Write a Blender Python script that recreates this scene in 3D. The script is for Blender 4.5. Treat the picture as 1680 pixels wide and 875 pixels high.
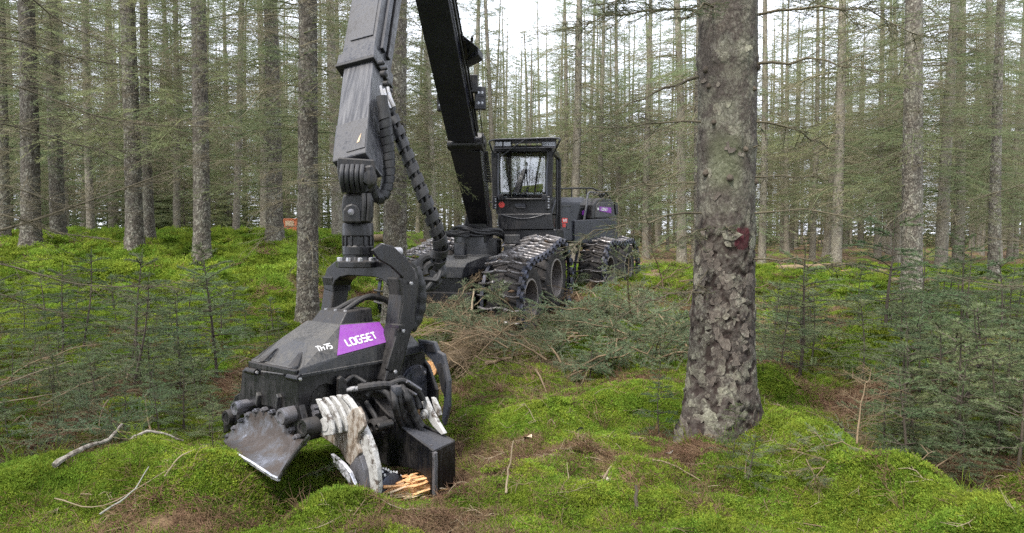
import bpy, bmesh, math, random
import numpy as np
from mathutils import Vector, Matrix

for o in list(bpy.data.objects):
    bpy.data.objects.remove(o)
SC = bpy.context.scene
COL = SC.collection
PI = math.pi
RNG = np.random.default_rng(7)
random.seed(7)

# ------------------------------------------------------------------ camera, world, sun, exposure
CAM_Z, FPX, CX, CY, HORIZON = 1.6, 1217.0, 840.0, 437.5, 385.0
PITCH = math.atan((CY - HORIZON) / FPX)
cam_data = bpy.data.cameras.new("camera")
cam_data.sensor_width = 36.0
cam_data.lens = 36.0 * FPX / 1680.0
cam_data.clip_start = 0.05
cam_data.clip_end = 2000.0
cam = bpy.data.objects.new("camera", cam_data)
COL.objects.link(cam)
cam.location = (0, 0, CAM_Z)
cam.rotation_euler = (PI / 2 - PITCH, 0, 0)
SC.camera = cam

SUN_ELEV, SUN_AZ = math.radians(58), math.radians(215)     # azimuth clockwise from +Y: the sun stands behind and to the left
world = bpy.data.worlds.new("World")
SC.world = world
world.use_nodes = True
wn, wl = world.node_tree.nodes, world.node_tree.links
wn.clear()
w_out = wn.new("ShaderNodeOutputWorld")
w_bg = wn.new("ShaderNodeBackground")
w_sky = wn.new("ShaderNodeTexSky")
w_sky.sky_type = 'NISHITA'
w_sky.sun_disc = False
w_sky.sun_elevation = SUN_ELEV
w_sky.sun_rotation = SUN_AZ
w_sky.dust_density = 3.0
w_mix = wn.new("ShaderNodeMix")                            # a closed cloud cover veils the blue
w_mix.data_type = 'RGBA'
w_mix.inputs[0].default_value = 0.86
w_mix.inputs[7].default_value = (9.0, 9.4, 10.6, 1)
wl.new(w_sky.outputs[0], w_mix.inputs[6])
wl.new(w_mix.outputs[2], w_bg.inputs[0])
w_bg.inputs[1].default_value = 0.060
wl.new(w_bg.outputs[0], w_out.inputs[0])

sun_data = bpy.data.lights.new("sun", 'SUN')
sun_data.energy = 1.5
sun_data.angle = math.radians(13)
sun_data.color = (1.0, 0.95, 0.88)
sun = bpy.data.objects.new("sun", sun_data)
COL.objects.link(sun)
_d = Vector((math.sin(SUN_AZ) * math.cos(SUN_ELEV), math.cos(SUN_AZ) * math.cos(SUN_ELEV), math.sin(SUN_ELEV)))
sun.rotation_euler = _d.to_track_quat('Z', 'Y').to_euler()

SC.view_settings.view_transform = 'Standard'
SC.view_settings.look = 'None'
SC.view_settings.exposure = 2.3
SC.view_settings.gamma = 1.0
SC.view_settings.use_curve_mapping = False
SC.render.engine = 'CYCLES'
cy = SC.cycles
cy.use_denoising = False
try:
    cy.denoiser = 'OPENIMAGEDENOISE'
    cy.denoising_input_passes = 'RGB_ALBEDO_NORMAL'
except Exception:
    pass
cy.max_bounces = 6
cy.diffuse_bounces = 2
cy.glossy_bounces = 3
cy.transparent_max_bounces = 8
cy.volume_bounces = 1

# ------------------------------------------------------------------ pixel -> place helpers (photo pixels, 1680 x 875)
def ray(px, py):
    u, v = (px - CX) / FPX, (CY - py) / FPX
    cp, sp = math.cos(PITCH), math.sin(PITCH)
    return np.array([u, cp + v * sp, -sp + v * cp])

def at(px, py, Y):
    d = ray(px, py)
    return np.array([0, 0, CAM_Z]) + d * (Y / d[1])

class Plane:
    def __init__(s, origin, normal):
        s.o = np.array(origin, float); s.n = np.array(normal, float); s.n /= np.linalg.norm(s.n)
    def p(s, px, py, off=0.0):
        d = ray(px, py); c = np.array([0, 0, CAM_Z])
        o = s.o + s.n * off
        return c + d * (np.dot(o - c, s.n) / np.dot(d, s.n))
    def ps(s, pts, off=0.0):
        return [s.p(a, b, off) for a, b in pts]

# ------------------------------------------------------------------ noise and ground height
_PERM = np.random.default_rng(3).permutation(512)
def _hash(ix, iy, seed):
    return _PERM[(_PERM[(ix + seed * 31) & 511] + iy) & 511]
def pnoise(x, y, seed=0):
    x = np.asarray(x, float); y = np.asarray(y, float)
    ix, iy = np.floor(x).astype(int), np.floor(y).astype(int)
    fx, fy = x - ix, y - iy
    u, v = fx * fx * fx * (fx * (fx * 6 - 15) + 10), fy * fy * fy * (fy * (fy * 6 - 15) + 10)
    def g(jx, jy, dx, dy):
        a = _hash(jx, jy, seed) * (2 * PI / 512)
        return np.cos(a) * dx + np.sin(a) * dy
    n00, n10 = g(ix, iy, fx, fy), g(ix + 1, iy, fx - 1, fy)
    n01, n11 = g(ix, iy + 1, fx, fy - 1), g(ix + 1, iy + 1, fx - 1, fy - 1)
    return 1.4 * ((n00 * (1 - u) + n10 * u) * (1 - v) + (n01 * (1 - u) + n11 * u) * v)
def fbm(x, y, seed=0, octaves=3):
    t = 0; a = 1.0
    for k in range(octaves):
        t = t + a * pnoise(np.asarray(x) * 2 ** k, np.asarray(y) * 2 ** k, seed + k); a *= 0.5
    return t
def sstep(a, b, x):
    t = np.clip((np.asarray(x, float) - a) / (b - a), 0, 1)
    return t * t * (3 - 2 * t)

MOUNDS = [  # x, y, radius x, radius y, height
    (-2.05, 4.75, 1.0, 0.6, 0.15), (-1.0, 4.05, 0.26, 0.15, 0.14), (-1.05, 9.9, 0.6, 0.55, 0.46), (0.3, 9.6, 0.7, 0.6, 0.10), (-1.80, 4.5, 0.2, 0.2, 0.07),
    (0.15, 6.0, 0.5, 0.4, 0.12), (0.95, 6.7, 0.6, 0.4, 0.20), (0.55, 7.6, 0.7, 0.5, 0.03),
    (1.54, 5.45, 0.75, 0.6, 0.03), (3.85, 8.2, 0.65, 0.6, 0.5), (1.3, 10.2, 0.7, 0.6, 0.42),
    (2.4, 7.3, 0.6, 0.5, 0.2), (0.6, 4.6, 0.6, 0.4, 0.06), (3.2, 6.6, 0.5, 0.5, 0.10), (-3.6, 6.3, 0.8, 0.7, 0.1), (2.95, 4.5, 0.48, 1.1, -0.30), (2.95, 5.9, 0.55, 0.5, -0.22), (3.6, 5.2, .6, .8, -.12), (-3.0, 5.55, 0.55, 0.4, -0.16),
]
RIDGE = [(1.93, 5.7), (2.08, 5.1), (2.16, 4.6), (2.25, 4.0), (2.33, 3.4)]
def ground(x, y):
    x = np.asarray(x, float); y = np.asarray(y, float)
    z = 0.028 * np.clip(y - 11, 0, 14) + 0.004 * np.clip(y - 25, 0, 60)
    left = sstep(-1.2, -4.5, x)
    z = z + left * 0.112 * np.clip(y - 8.5, 0, 8.5) + left * sstep(-3, -7, x) * 0.02 * np.clip(y - 10, 0, 8)
    # hummocks: rounded tops, sharp hollows
    m = np.abs(fbm(x / 1.55, y / 1.55, 11, 2))
    hum = (0.36 - np.clip(m, 0, 0.9)) * 0.24
    far = sstep(9, 16, y)
    hum = hum * (1 + 1.9 * far)
    mach = np.exp(-((x + 0.5) / 1.9) ** 2) * sstep(9, 11, y) * (1 - sstep(19, 22, y))
    z = z + hum * (1 - 0.7 * mach) - mach * 0.32 * (1 - sstep(13, 16, y))
    z = z + 0.055 * fbm(x / 0.45, y / 0.45, 21, 2) + 0.016 * fbm(x / 0.13, y / 0.13, 23, 1)
    for mx, my, rx, ry, h in MOUNDS:
        z = z + h * np.exp(-((x - mx) / rx) ** 2 - ((y - my) / ry) ** 2)
    for i in range(len(RIDGE) - 1):
        ax, ay = RIDGE[i]; bx, by = RIDGE[i + 1]
    # ridge: distance to the polyline
    dmin = np.full(np.broadcast(x, y).shape, 9.0)
    for i in range(len(RIDGE) - 1):
        ax, ay = RIDGE[i]; bx, by = RIDGE[i + 1]
        dx, dy = bx - ax, by - ay
        t = np.clip(((x - ax) * dx + (y - ay) * dy) / (dx * dx + dy * dy), 0, 1)
        dmin = np.minimum(dmin, np.hypot(x - ax - t * dx, y - ay - t * dy))
    z = z + 0.27 * np.exp(-(dmin / 0.32) ** 2)
    # the harvester head lies in a shallow dip
    z = z - 0.24 * np.exp(-((x + 0.75) / 0.5) ** 2 - ((y - 4.95) / 0.6) ** 2) - 0.34 * np.exp(-((x + 1.25) / 0.30) ** 2 - ((y - 4.50) / 0.36) ** 2)
    return z
def gz(x, y):
    return float(ground(x, y))

def litter_mask(x, y):
    """1 where brown needles and twigs lie, 0 where moss grows."""
    n = fbm(np.asarray(x) / 0.8, np.asarray(y) / 0.8, 41, 3)
    m = sstep(0.05, 0.5, n)
    def blob(cx, cy, rx, ry, a):
        return a * np.exp(-((x - cx) / rx) ** 2 - ((y - cy) / ry) ** 2)
    b = blob(-0.1, 4.45, 0.5, 0.6, 1.15) + blob(.75, 4.6, .55, .6, .45) + blob(-.15, 5.5, .3, .4, .6) + blob(-0.35, 5.9, 0.4, 0.7, .9) + blob(-0.5, 7.3, 0.9, 0.9, 1.0) + blob(-3.3, 7.2, 1.6, 0.7, .9)
    b = b + blob(3.05, 4.9, .5, 1.2, 1.1) + blob(-3.0, 5.6, .7, .4, .8) + blob(4.5, 9.8, 2.2, 1.2, 1.1) + blob(0.6, 14, 3.5, 3, 1.2) + blob(5.0, 6.8, 1.6, 1.6, .75) + blob(3.4, 5.6, .5, .8, .6)
    b = b + blob(6, 19, 4, 3, .5)
    low = -blob(-2.15, 4.75, 1.1, 0.6, 1) - blob(2.2, 4.6, 0.45, 1.4, 1.2) - blob(0.95, 6.7, .6, .5, 1) - blob(3.85, 8.2, .5, .5, 1.2) - blob(0.15, 6.0, .5, .4, 1) - blob(1.3,10.2,.6,.5,1)
    low = low - 0.8 * sstep(-3, -5, x) * sstep(10, 12, y)
    b = b + 0.75 * sstep(22, 27, y) - 1.2 * np.exp(-((x - 9) / 4) ** 2 - ((y - 20) / 4) ** 2)
    crease = sstep(.34, .8, np.abs(fbm(np.asarray(x) / 1.55, np.asarray(y) / 1.55, 11, 2)))
    return np.clip(0.75 * m + 0.55 * crease + b * (0.65 + 0.5 * n) + low, 0, 1)

# ------------------------------------------------------------------ objects
def tag(o, label=None, cat=None, group=None, kind=None):
    if label: o['label'] = label
    if cat: o['category'] = cat
    if group: o['group'] = group
    if kind: o['kind'] = kind
    return o
def empty(name, loc=(0, 0, 0), parent=None):
    o = bpy.data.objects.new(name, None)
    o.empty_display_size = 0.2
    COL.objects.link(o)
    o.location = loc
    if parent is not None:
        o.parent = parent
        o.matrix_parent_inverse = MW(parent).inverted()
    return o
def MW(o):
    m = o.matrix_basis.copy()
    if o.parent is not None:
        m = MW(o.parent) @ o.matrix_parent_inverse @ m
    return m
def link(name, me, mat, parent=None):
    o = bpy.data.objects.new(name, me)
    COL.objects.link(o)
    if mat is not None and not me.materials:
        me.materials.append(mat)
    if parent is not None:
        o.parent = parent
        o.matrix_parent_inverse = MW(parent).inverted()
    return o
def np_mesh(name, verts, tris=None, quads=None, smooth=False, attrs=None):
    """A mesh from arrays, fast."""
    verts = np.asarray(verts, np.float32)
    loops, starts = [], []
    n = 0
    if quads is not None and len(quads):
        q = np.asarray(quads, np.int32); loops.append(q.ravel()); starts.append(n + 4 * np.arange(len(q))); n += q.size
    if tris is not None and len(tris):
        t = np.asarray(tris, np.int32); loops.append(t.ravel()); starts.append(n + 3 * np.arange(len(t))); n += t.size
    me = bpy.data.meshes.new(name)
    me.vertices.add(len(verts)); me.vertices.foreach_set("co", verts.ravel())
    lp = np.concatenate(loops).astype(np.int32); st = np.concatenate(starts).astype(np.int32)
    me.loops.add(len(lp)); me.loops.foreach_set("vertex_index", lp)
    me.polygons.add(len(st)); me.polygons.foreach_set("loop_start", st)
    if smooth:
        me.polygons.foreach_set("use_smooth", np.ones(len(st), bool))
    me.update(calc_edges=True)
    me.validate()
    if attrs:
        for k, v in attrs.items():
            a = me.attributes.new(k, 'FLOAT', 'POINT'); a.data.foreach_set("value", np.asarray(v, np.float32))
    return me
def copy_tree(o, parent=None, loc=None, rotz=None, scale=None):
    c = o.copy(); COL.objects.link(c)
    if parent is not None: c.parent = parent
    if loc is not None: c.location = loc
    if rotz is not None: c.rotation_euler = (0, 0, rotz)
    if scale is not None: c.scale = (scale,) * 3 if np.isscalar(scale) else scale
    for ch in list(o.children):
        copy_tree(ch, c)
    return c

def basis(d):
    d = np.asarray(d, float); d = d / np.linalg.norm(d)
    a = np.array([0, 0, 1.0]) if abs(d[2]) < 0.9 else np.array([1.0, 0, 0])
    u = np.cross(a, d); u /= np.linalg.norm(u)
    return u, np.cross(d, u), d

class MB:
    """Collects shapes in world coordinates and links them as ONE mesh object."""
    def __init__(s): s.v = []; s.f = []
    def add(s, verts, faces):
        b = len(s.v); s.v += [tuple(map(float, p)) for p in verts]; s.f += [tuple(b + i for i in f) for f in faces]; return s
    def hexa(s, p):   # 8 points: bottom ring then top ring
        return s.add(p, [(3, 2, 1, 0), (4, 5, 6, 7), (0, 1, 5, 4), (1, 2, 6, 5), (2, 3, 7, 6), (3, 0, 4, 7)])
    def box(s, c, ax, ay, az):   # centre, half vectors
        c, ax, ay, az = (np.asarray(q, float) for q in (c, ax, ay, az))
        r = [c - ax - ay - az, c + ax - ay - az, c + ax + ay - az, c - ax + ay - az]
        return s.hexa(r + [q + 2 * az for q in r])
    def prism(s, pts, vec):
        pts = [np.asarray(p, float) for p in pts]; n = len(pts); vec = np.asarray(vec, float)
        # orient so that the first ring faces away from vec
        nrm = sum(np.cross(pts[i] - pts[0], pts[(i + 1) % n] - pts[0]) for i in range(1, n - 1))
        if np.dot(nrm, vec) > 0: pts = pts[::-1]
        f = [tuple(range(n)), tuple(range(2 * n - 1, n - 1, -1))]
        f += [(i, i + n, (i + 1) % n + n, (i + 1) % n)[::-1] for i in range(n)]
        f = [f[0], f[1]] + [tuple(reversed(q)) for q in f[2:]]
        return s.add(pts + [p + vec for p in pts], f)
    def loft(s, rings, cap=True, closed=True):
        n = len(rings[0]); v = [p for r in rings for p in r]; f = []
        m = n if closed else n - 1
        for k in range(len(rings) - 1):
            for i in range(m):
                j = (i + 1) % n
                f.append((k * n + i, k * n + j, (k + 1) * n + j, (k + 1) * n + i))
        if cap and closed:
            f.append(tuple(range(n))[::-1]); f.append(tuple((len(rings) - 1) * n + i for i in range(n)))
        return s.add(v, f)
    def cyl(s, p0, p1, r0, r1=None, n=16):
        r1 = r0 if r1 is None else r1
        return s.tube([p0, p1], [r0, r1], n)
    def lathe(s, o, axis, prof, n=32, cap=True):
        u, v, d = basis(axis); o = np.asarray(o, float)
        rings = [[o + d * h + r * (math.cos(2 * PI * k / n) * u + math.sin(2 * PI * k / n) * v) for k in range(n)] for r, h in prof]
        return s.loft(rings, cap)
    def tube(s, pts, rad, n=8, cap=True):
        pts = [np.asarray(p, float) for p in pts]
        if np.isscalar(rad): rad = [rad] * len(pts)
        u = None; rings = []
        for i, p in enumerate(pts):
            d = pts[min(i + 1, len(pts) - 1)] - pts[max(i - 1, 0)]
            d = d / (np.linalg.norm(d) + 1e-9)
            if u is None: u = basis(d)[0]
            u = u - d * np.dot(u, d); u /= np.linalg.norm(u); w = np.cross(d, u)
            rings.append([p + rad[i] * (math.cos(2 * PI * k / n) * u + math.sin(2 * PI * k / n) * w) for k in range(n)])
        return s.loft(rings, cap)
    def build(s, name, mat, parent=None, smooth=None, bevel=0.0, seg=2):
        me = bpy.data.meshes.new(name)
        me.from_pydata(s.v, [], s.f); me.validate()
        bm = bmesh.new(); bm.from_mesh(me); bmesh.ops.recalc_face_normals(bm, faces=bm.faces); bm.to_mesh(me); bm.free()
        if smooth is not None:
            me.polygons.foreach_set("use_smooth", np.ones(len(me.polygons), bool))
            try: me.set_sharp_from_angle(angle=math.radians(smooth))
            except Exception: pass
        o = link(name, me, mat, parent)
        if bevel:
            m = o.modifiers.new("bevel", 'BEVEL'); m.width = bevel; m.segments = seg; m.limit_method = 'ANGLE'; m.angle_limit = math.radians(38)
            m.use_clamp_overlap = True
        return o

def spline(pts, n=8):
    """Catmull-Rom through pts."""
    P = [np.asarray(p, float) for p in pts]; P = [2 * P[0] - P[1]] + P + [2 * P[-1] - P[-2]]; out = []
    for i in range(1, len(P) - 2):
        for k in range(n):
            t = k / n
            out.append(0.5 * (2 * P[i] + (P[i + 1] - P[i - 1]) * t + (2 * P[i - 1] - 5 * P[i] + 4 * P[i + 1] - P[i + 2]) * t ** 2 + (3 * P[i] - P[i - 1] - 3 * P[i + 1] + P[i + 2]) * t ** 3))
    out.append(P[-2]); return out

# ------------------------------------------------------------------ materials
class NT:
    def __init__(s, name):
        s.m = bpy.data.materials.new(name); s.m.use_nodes = True; s.t = s.m.node_tree; s.t.nodes.clear()
        s.out = s.n("ShaderNodeOutputMaterial"); s.b = s.n("ShaderNodeBsdfPrincipled"); s.l(s.b.outputs[0], s.out.inputs[0])
    def n(s, t, **kw):
        x = s.t.nodes.new(t)
        for k, v in kw.items(): setattr(x, k, v)
        return x
    def l(s, a, b): s.t.links.new(a, b)
    def coord(s, kind="Object", scale=(1, 1, 1)):
        if kind == "World": c = s.n("ShaderNodeNewGeometry").outputs["Position"]
        else: c = s.n("ShaderNodeTexCoord").outputs[kind]
        mp = s.n("ShaderNodeMapping"); mp.inputs["Scale"].default_value = scale; s.l(c, mp.inputs[0]); return mp.outputs[0]
    def noise(s, co, scale=5, detail=4, rough=0.6, out=0):
        x = s.n("ShaderNodeTexNoise"); x.inputs["Scale"].default_value = scale; x.inputs["Detail"].default_value = detail; x.inputs["Roughness"].default_value = rough
        s.l(co, x.inputs["Vector"]); return x.outputs[out]
    def ramp(s, fac, stops):
        r = s.n("ShaderNodeValToRGB"); s.l(fac, r.inputs[0]); e = r.color_ramp.elements
        while len(e) < len(stops): e.new(0.5)
        for q, (p, c) in zip(e, stops):
            q.position = p; q.color = (c, c, c, 1) if np.isscalar(c) else (*c, 1)
        return r.outputs[0]
    def mix(s, fac, a, b, blend='MIX'):
        x = s.n("ShaderNodeMix", data_type='RGBA', blend_type=blend)
        for val, i in ((fac, 0), (a, 6), (b, 7)):
            if hasattr(val, "links"): s.l(val, x.inputs[i])
            elif i == 0: x.inputs[i].default_value = val
            else: x.inputs[i].default_value = (val, val, val, 1) if np.isscalar(val) else (*val, 1)
        return x.outputs[2]
    def math(s, op, a, b=0.5):
        x = s.n("ShaderNodeMath", operation=op)
        for val, i in ((a, 0), (b, 1)):
            if hasattr(val, "links"): s.l(val, x.inputs[i])
            else: x.inputs[i].default_value = val
        return x.outputs[0]
    def bump(s, h, strength=0.3, dist=0.01):
        x = s.n("ShaderNodeBump"); x.inputs["Strength"].default_value = strength; x.inputs["Distance"].default_value = dist
        s.l(h, x.inputs["Height"]); s.l(x.outputs[0], s.b.inputs["Normal"])
    def set(s, color=None, rough=None, metal=None, spec=None):
        for k, v in (("Base Color", color), ("Roughness", rough), ("Metallic", metal), ("Specular IOR Level", spec)):
            if v is None: continue
            if hasattr(v, "links"): s.l(v, s.b.inputs[k])
            else: s.b.inputs[k].default_value = v if np.isscalar(v) else (*v, 1)
        return s.m

def paint(name, col, dust=(0.16, 0.14, 0.115), amount=0.35, rough=0.42, streak=1.0, chips=None):
    t = NT(name); co = t.coord("World")
    n1 = t.noise(co, 3.2, 6, 0.65); n2 = t.noise(t.coord("World", (9, 9, 1.4 * streak)), 4.5, 5, 0.7); n3 = t.noise(co, 70, 2, 0.5)
    geo = t.n("ShaderNodeNewGeometry"); sx = t.n("ShaderNodeSeparateXYZ"); t.l(geo.outputs["Normal"], sx.inputs[0])
    up = t.math('MULTIPLY', t.math('MAXIMUM', sx.outputs[2], 0.0), 0.16)           # dust settles on what faces up
    d = t.math('ADD', t.math('MULTIPLY', n1, n2), up)
    d = t.math('ADD', d, t.math('MULTIPLY', n3, 0.10))
    f = t.ramp(d, [(0.27, 0.0), (0.52, 1.0)])
    c = t.mix(t.math('MULTIPLY', f, amount), col, dust)
    if chips:
        v = t.noise(t.coord("World"), 26, 5, 0.75); cf = t.ramp(v, [(0.66, 0.0), (0.69, 1.0)])
        c = t.mix(t.math('MULTIPLY', cf, 0.7), c, chips)
    t.bump(t.noise(co, 120, 3, 0.6), 0.12, 0.002)
    r = t.mix(f, rough, 0.85)
    return t.set(c, r, 0.0, 0.5)

M = {}
M['black'] = paint('black_paint', (0.0045, 0.0045, 0.006), dust=(0.062, 0.053, 0.044), amount=0.42, rough=0.30, chips=(0.10, 0.095, 0.09))
M['navy'] = paint('boom_paint', (0.0065, 0.007, 0.014), dust=(0.05,0.05,0.05), amount=0.14, rough=0.30)
M['grey'] = paint('grey_paint', (0.017, 0.0175, 0.021), dust=(0.115, 0.108, 0.095), amount=0.6, rough=0.26)
M['panel'] = paint('panel_paint', (0.014, 0.016, 0.024), dust=(0.09, 0.085, 0.08), amount=0.35, rough=0.4)
M['boomgrey'] = paint('boom_grey_paint', (0.024, 0.025, 0.031), dust=(0.095, 0.09, 0.085), amount=0.5, rough=0.24, chips=(0.10, 0.10, 0.10))
M['frame'] = paint('frame_paint', (0.026, 0.029, 0.038), amount=0.3, rough=0.42)
M['rubber'] = paint('tyre_rubber', (0.012, 0.011, 0.011), dust=(0.075, 0.062, 0.053), amount=0.7, rough=0.8)
M['hose'] = paint('hose_rubber', (0.008, 0.008, 0.0095), amount=0.14, rough=0.5)
M['wrap'] = paint('hose_wrap_plastic', (0.013, 0.0135, 0.016), dust=(0.08, 0.075, 0.07), amount=0.3, rough=0.45)
M['rim'] = paint('rim_paint', (0.055, 0.048, 0.046), dust=(0.22, 0.19, 0.17), amount=0.75, rough=0.6)
M['rimedge'] = paint('rim_edge_paint', (0.20, 0.18, 0.165), amount=0.5, rough=0.5)
M['purple'] = paint('purple_decal', (0.185, 0.022, 0.275), dust=(0.2, 0.11, 0.22), amount=0.45, rough=0.35)
M['white'] = paint('white_print', (0.62, 0.62, 0.62), amount=0.35, rough=0.5)
M['red'] = paint('red_print', (0.55, 0.05, 0.04), amount=0.15, rough=0.5)
M['seat'] = paint('seat_cloth', (0.02, 0.02, 0.024), amount=0.2, rough=0.9)
M['orange'] = paint('orange_paint', (0.52, 0.14, 0.05), dust=(0.5, 0.32, 0.24), amount=0.6, rough=0.6)

def metal(name, col, rough, dirt, amount, scale=14):
    t = NT(name); co = t.coord("World")
    n = t.noise(co, scale, 6, 0.7); f = t.ramp(n, [(0.42, 0.0), (0.60, 1.0)])
    s_ = t.noise(t.coord("World", (40, 40, 3)), 3, 4, 0.6)
    c = t.mix(t.math('MULTIPLY', f, amount), col, dirt)
    t.bump(t.noise(co, 60, 4, 0.7), 0.2, 0.003)
    return t.set(c, t.mix(f, rough, 0.75), t.mix(f, 1.0, 0.1), 0.5)
M['steel'] = metal('bright_steel', (0.62, 0.63, 0.68), 0.28, (0.2, 0.17, 0.15), 0.4)
M['worn'] = metal('worn_steel', (0.20, 0.20, 0.22), 0.42, (0.045, 0.038, 0.035), 0.8, 7)
M['chrome'] = metal('chrome', (0.42, 0.42, 0.44), 0.3, (0.12, 0.11, 0.10), 0.5)
M['track'] = metal('track_steel', (0.24, 0.23, 0.23), 0.36, (0.042, 0.032, 0.026), 0.85, 9)
M['link'] = metal('chain_steel', (0.06, 0.065, 0.085), 0.4, (0.03, 0.026, 0.024), 0.7, 12)
def knife_paint():
    t = NT('worn_white_paint'); co = t.coord("World")
    n = t.noise(co, 11, 8, 0.72); f = t.ramp(n, [(0.53, 0.0), (0.60, 1.0)])
    n2 = t.noise(co, 38, 5, 0.7); f2 = t.ramp(n2, [(0.45, 0.0), (0.7, 1.0)])
    c = t.mix(f2, (0.40, 0.395, 0.38), (0.23, 0.22, 0.205)); c = t.mix(f, c, (0.085, 0.070, 0.058))
    t.bump(n, 0.25, 0.004)
    return t.set(c, 0.5, 0.0, 0.5)
M['knife'] = knife_paint()
def scraped():
    t = NT('scraped_knife_plate'); co = t.coord("World"); n = t.noise(t.coord("World", (1.6, 1.6, .7)), 13, 8, 0.74)
    c = t.ramp(n, [(0.36, (0.045, 0.035, 0.030)), (0.47, (0.20, 0.155, 0.115)), (0.55, (0.36, 0.33, 0.29)), (0.68, (0.12, 0.085, 0.06))])
    t.bump(n, 0.3, 0.004); return t.set(c, 0.5, 0.1, 0.5)
M['scraped'] = scraped()
def rusty():
    t = NT('rust_streaked_steel'); n = t.noise(t.coord("World"), 5.5, 7, 0.68); n2 = t.noise(t.coord("World"), 40, 5, 0.7)
    f = t.math('ADD', n, t.math('MULTIPLY', t.math('SUBTRACT', n2, 0.5), 0.25))
    c = t.ramp(f, [(0.36, (0.030, 0.024, 0.021)), (0.46, (0.045, 0.034, 0.028)), (0.54, (0.085, 0.08, 0.08)), (0.68, (0.24, 0.24, 0.26))])
    t.bump(n2, 0.2, 0.003); return t.set(c, t.ramp(f, [(0.45, 0.6), (0.62, 0.3)]), t.ramp(f, [(0.45, 0.2), (0.6, 0.9)]), 0.5)
M['rusty'] = rusty()
def ext_metal():
    t = NT('scratched_extension'); c0 = t.coord("World"); mr = t.n("ShaderNodeMapping"); mr.inputs["Rotation"].default_value = (0.62, 0, 0); t.l(c0, mr.inputs[0]); ms = t.n("ShaderNodeMapping"); ms.inputs["Scale"].default_value = (9, 9, 0.55); t.l(mr.outputs[0], ms.inputs[0]); co = ms.outputs[0]
    n = t.noise(co, 5, 5, 0.6); f = t.ramp(n, [(0.40, 0.0), (0.68, 1.0)])
    c = t.mix(f, (0.030, 0.031, 0.037), (0.105, 0.104, 0.107))
    t.bump(n, 0.12, 0.003)
    return t.set(c, 0.4, 0.25, 0.5)
M['ext'] = ext_metal()
def glass():
    t = NT('cab_glass'); tr = t.n("ShaderNodeBsdfTransparent"); gl = t.n("ShaderNodeBsdfGlossy"); mx = t.n("ShaderNodeMixShader"); fr = t.n("ShaderNodeFresnel")
    tr.inputs[0].default_value = (0.84, 0.87, 0.89, 1); gl.inputs["Roughness"].default_value = 0.03; fr.inputs[0].default_value = 1.45
    t.l(t.math('ADD', t.math('MULTIPLY', fr.outputs[0], 1.3), 0.14), mx.inputs[0]); t.l(tr.outputs[0], mx.inputs[1]); t.l(gl.outputs[0], mx.inputs[2]); t.l(mx.outputs[0], t.out.inputs[0])
    return t.m
M['glass'] = glass()
M['lens'] = NT('lamp_lens').set((0.28, 0.29, 0.31), 0.12, 0.6, 0.6)

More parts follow.
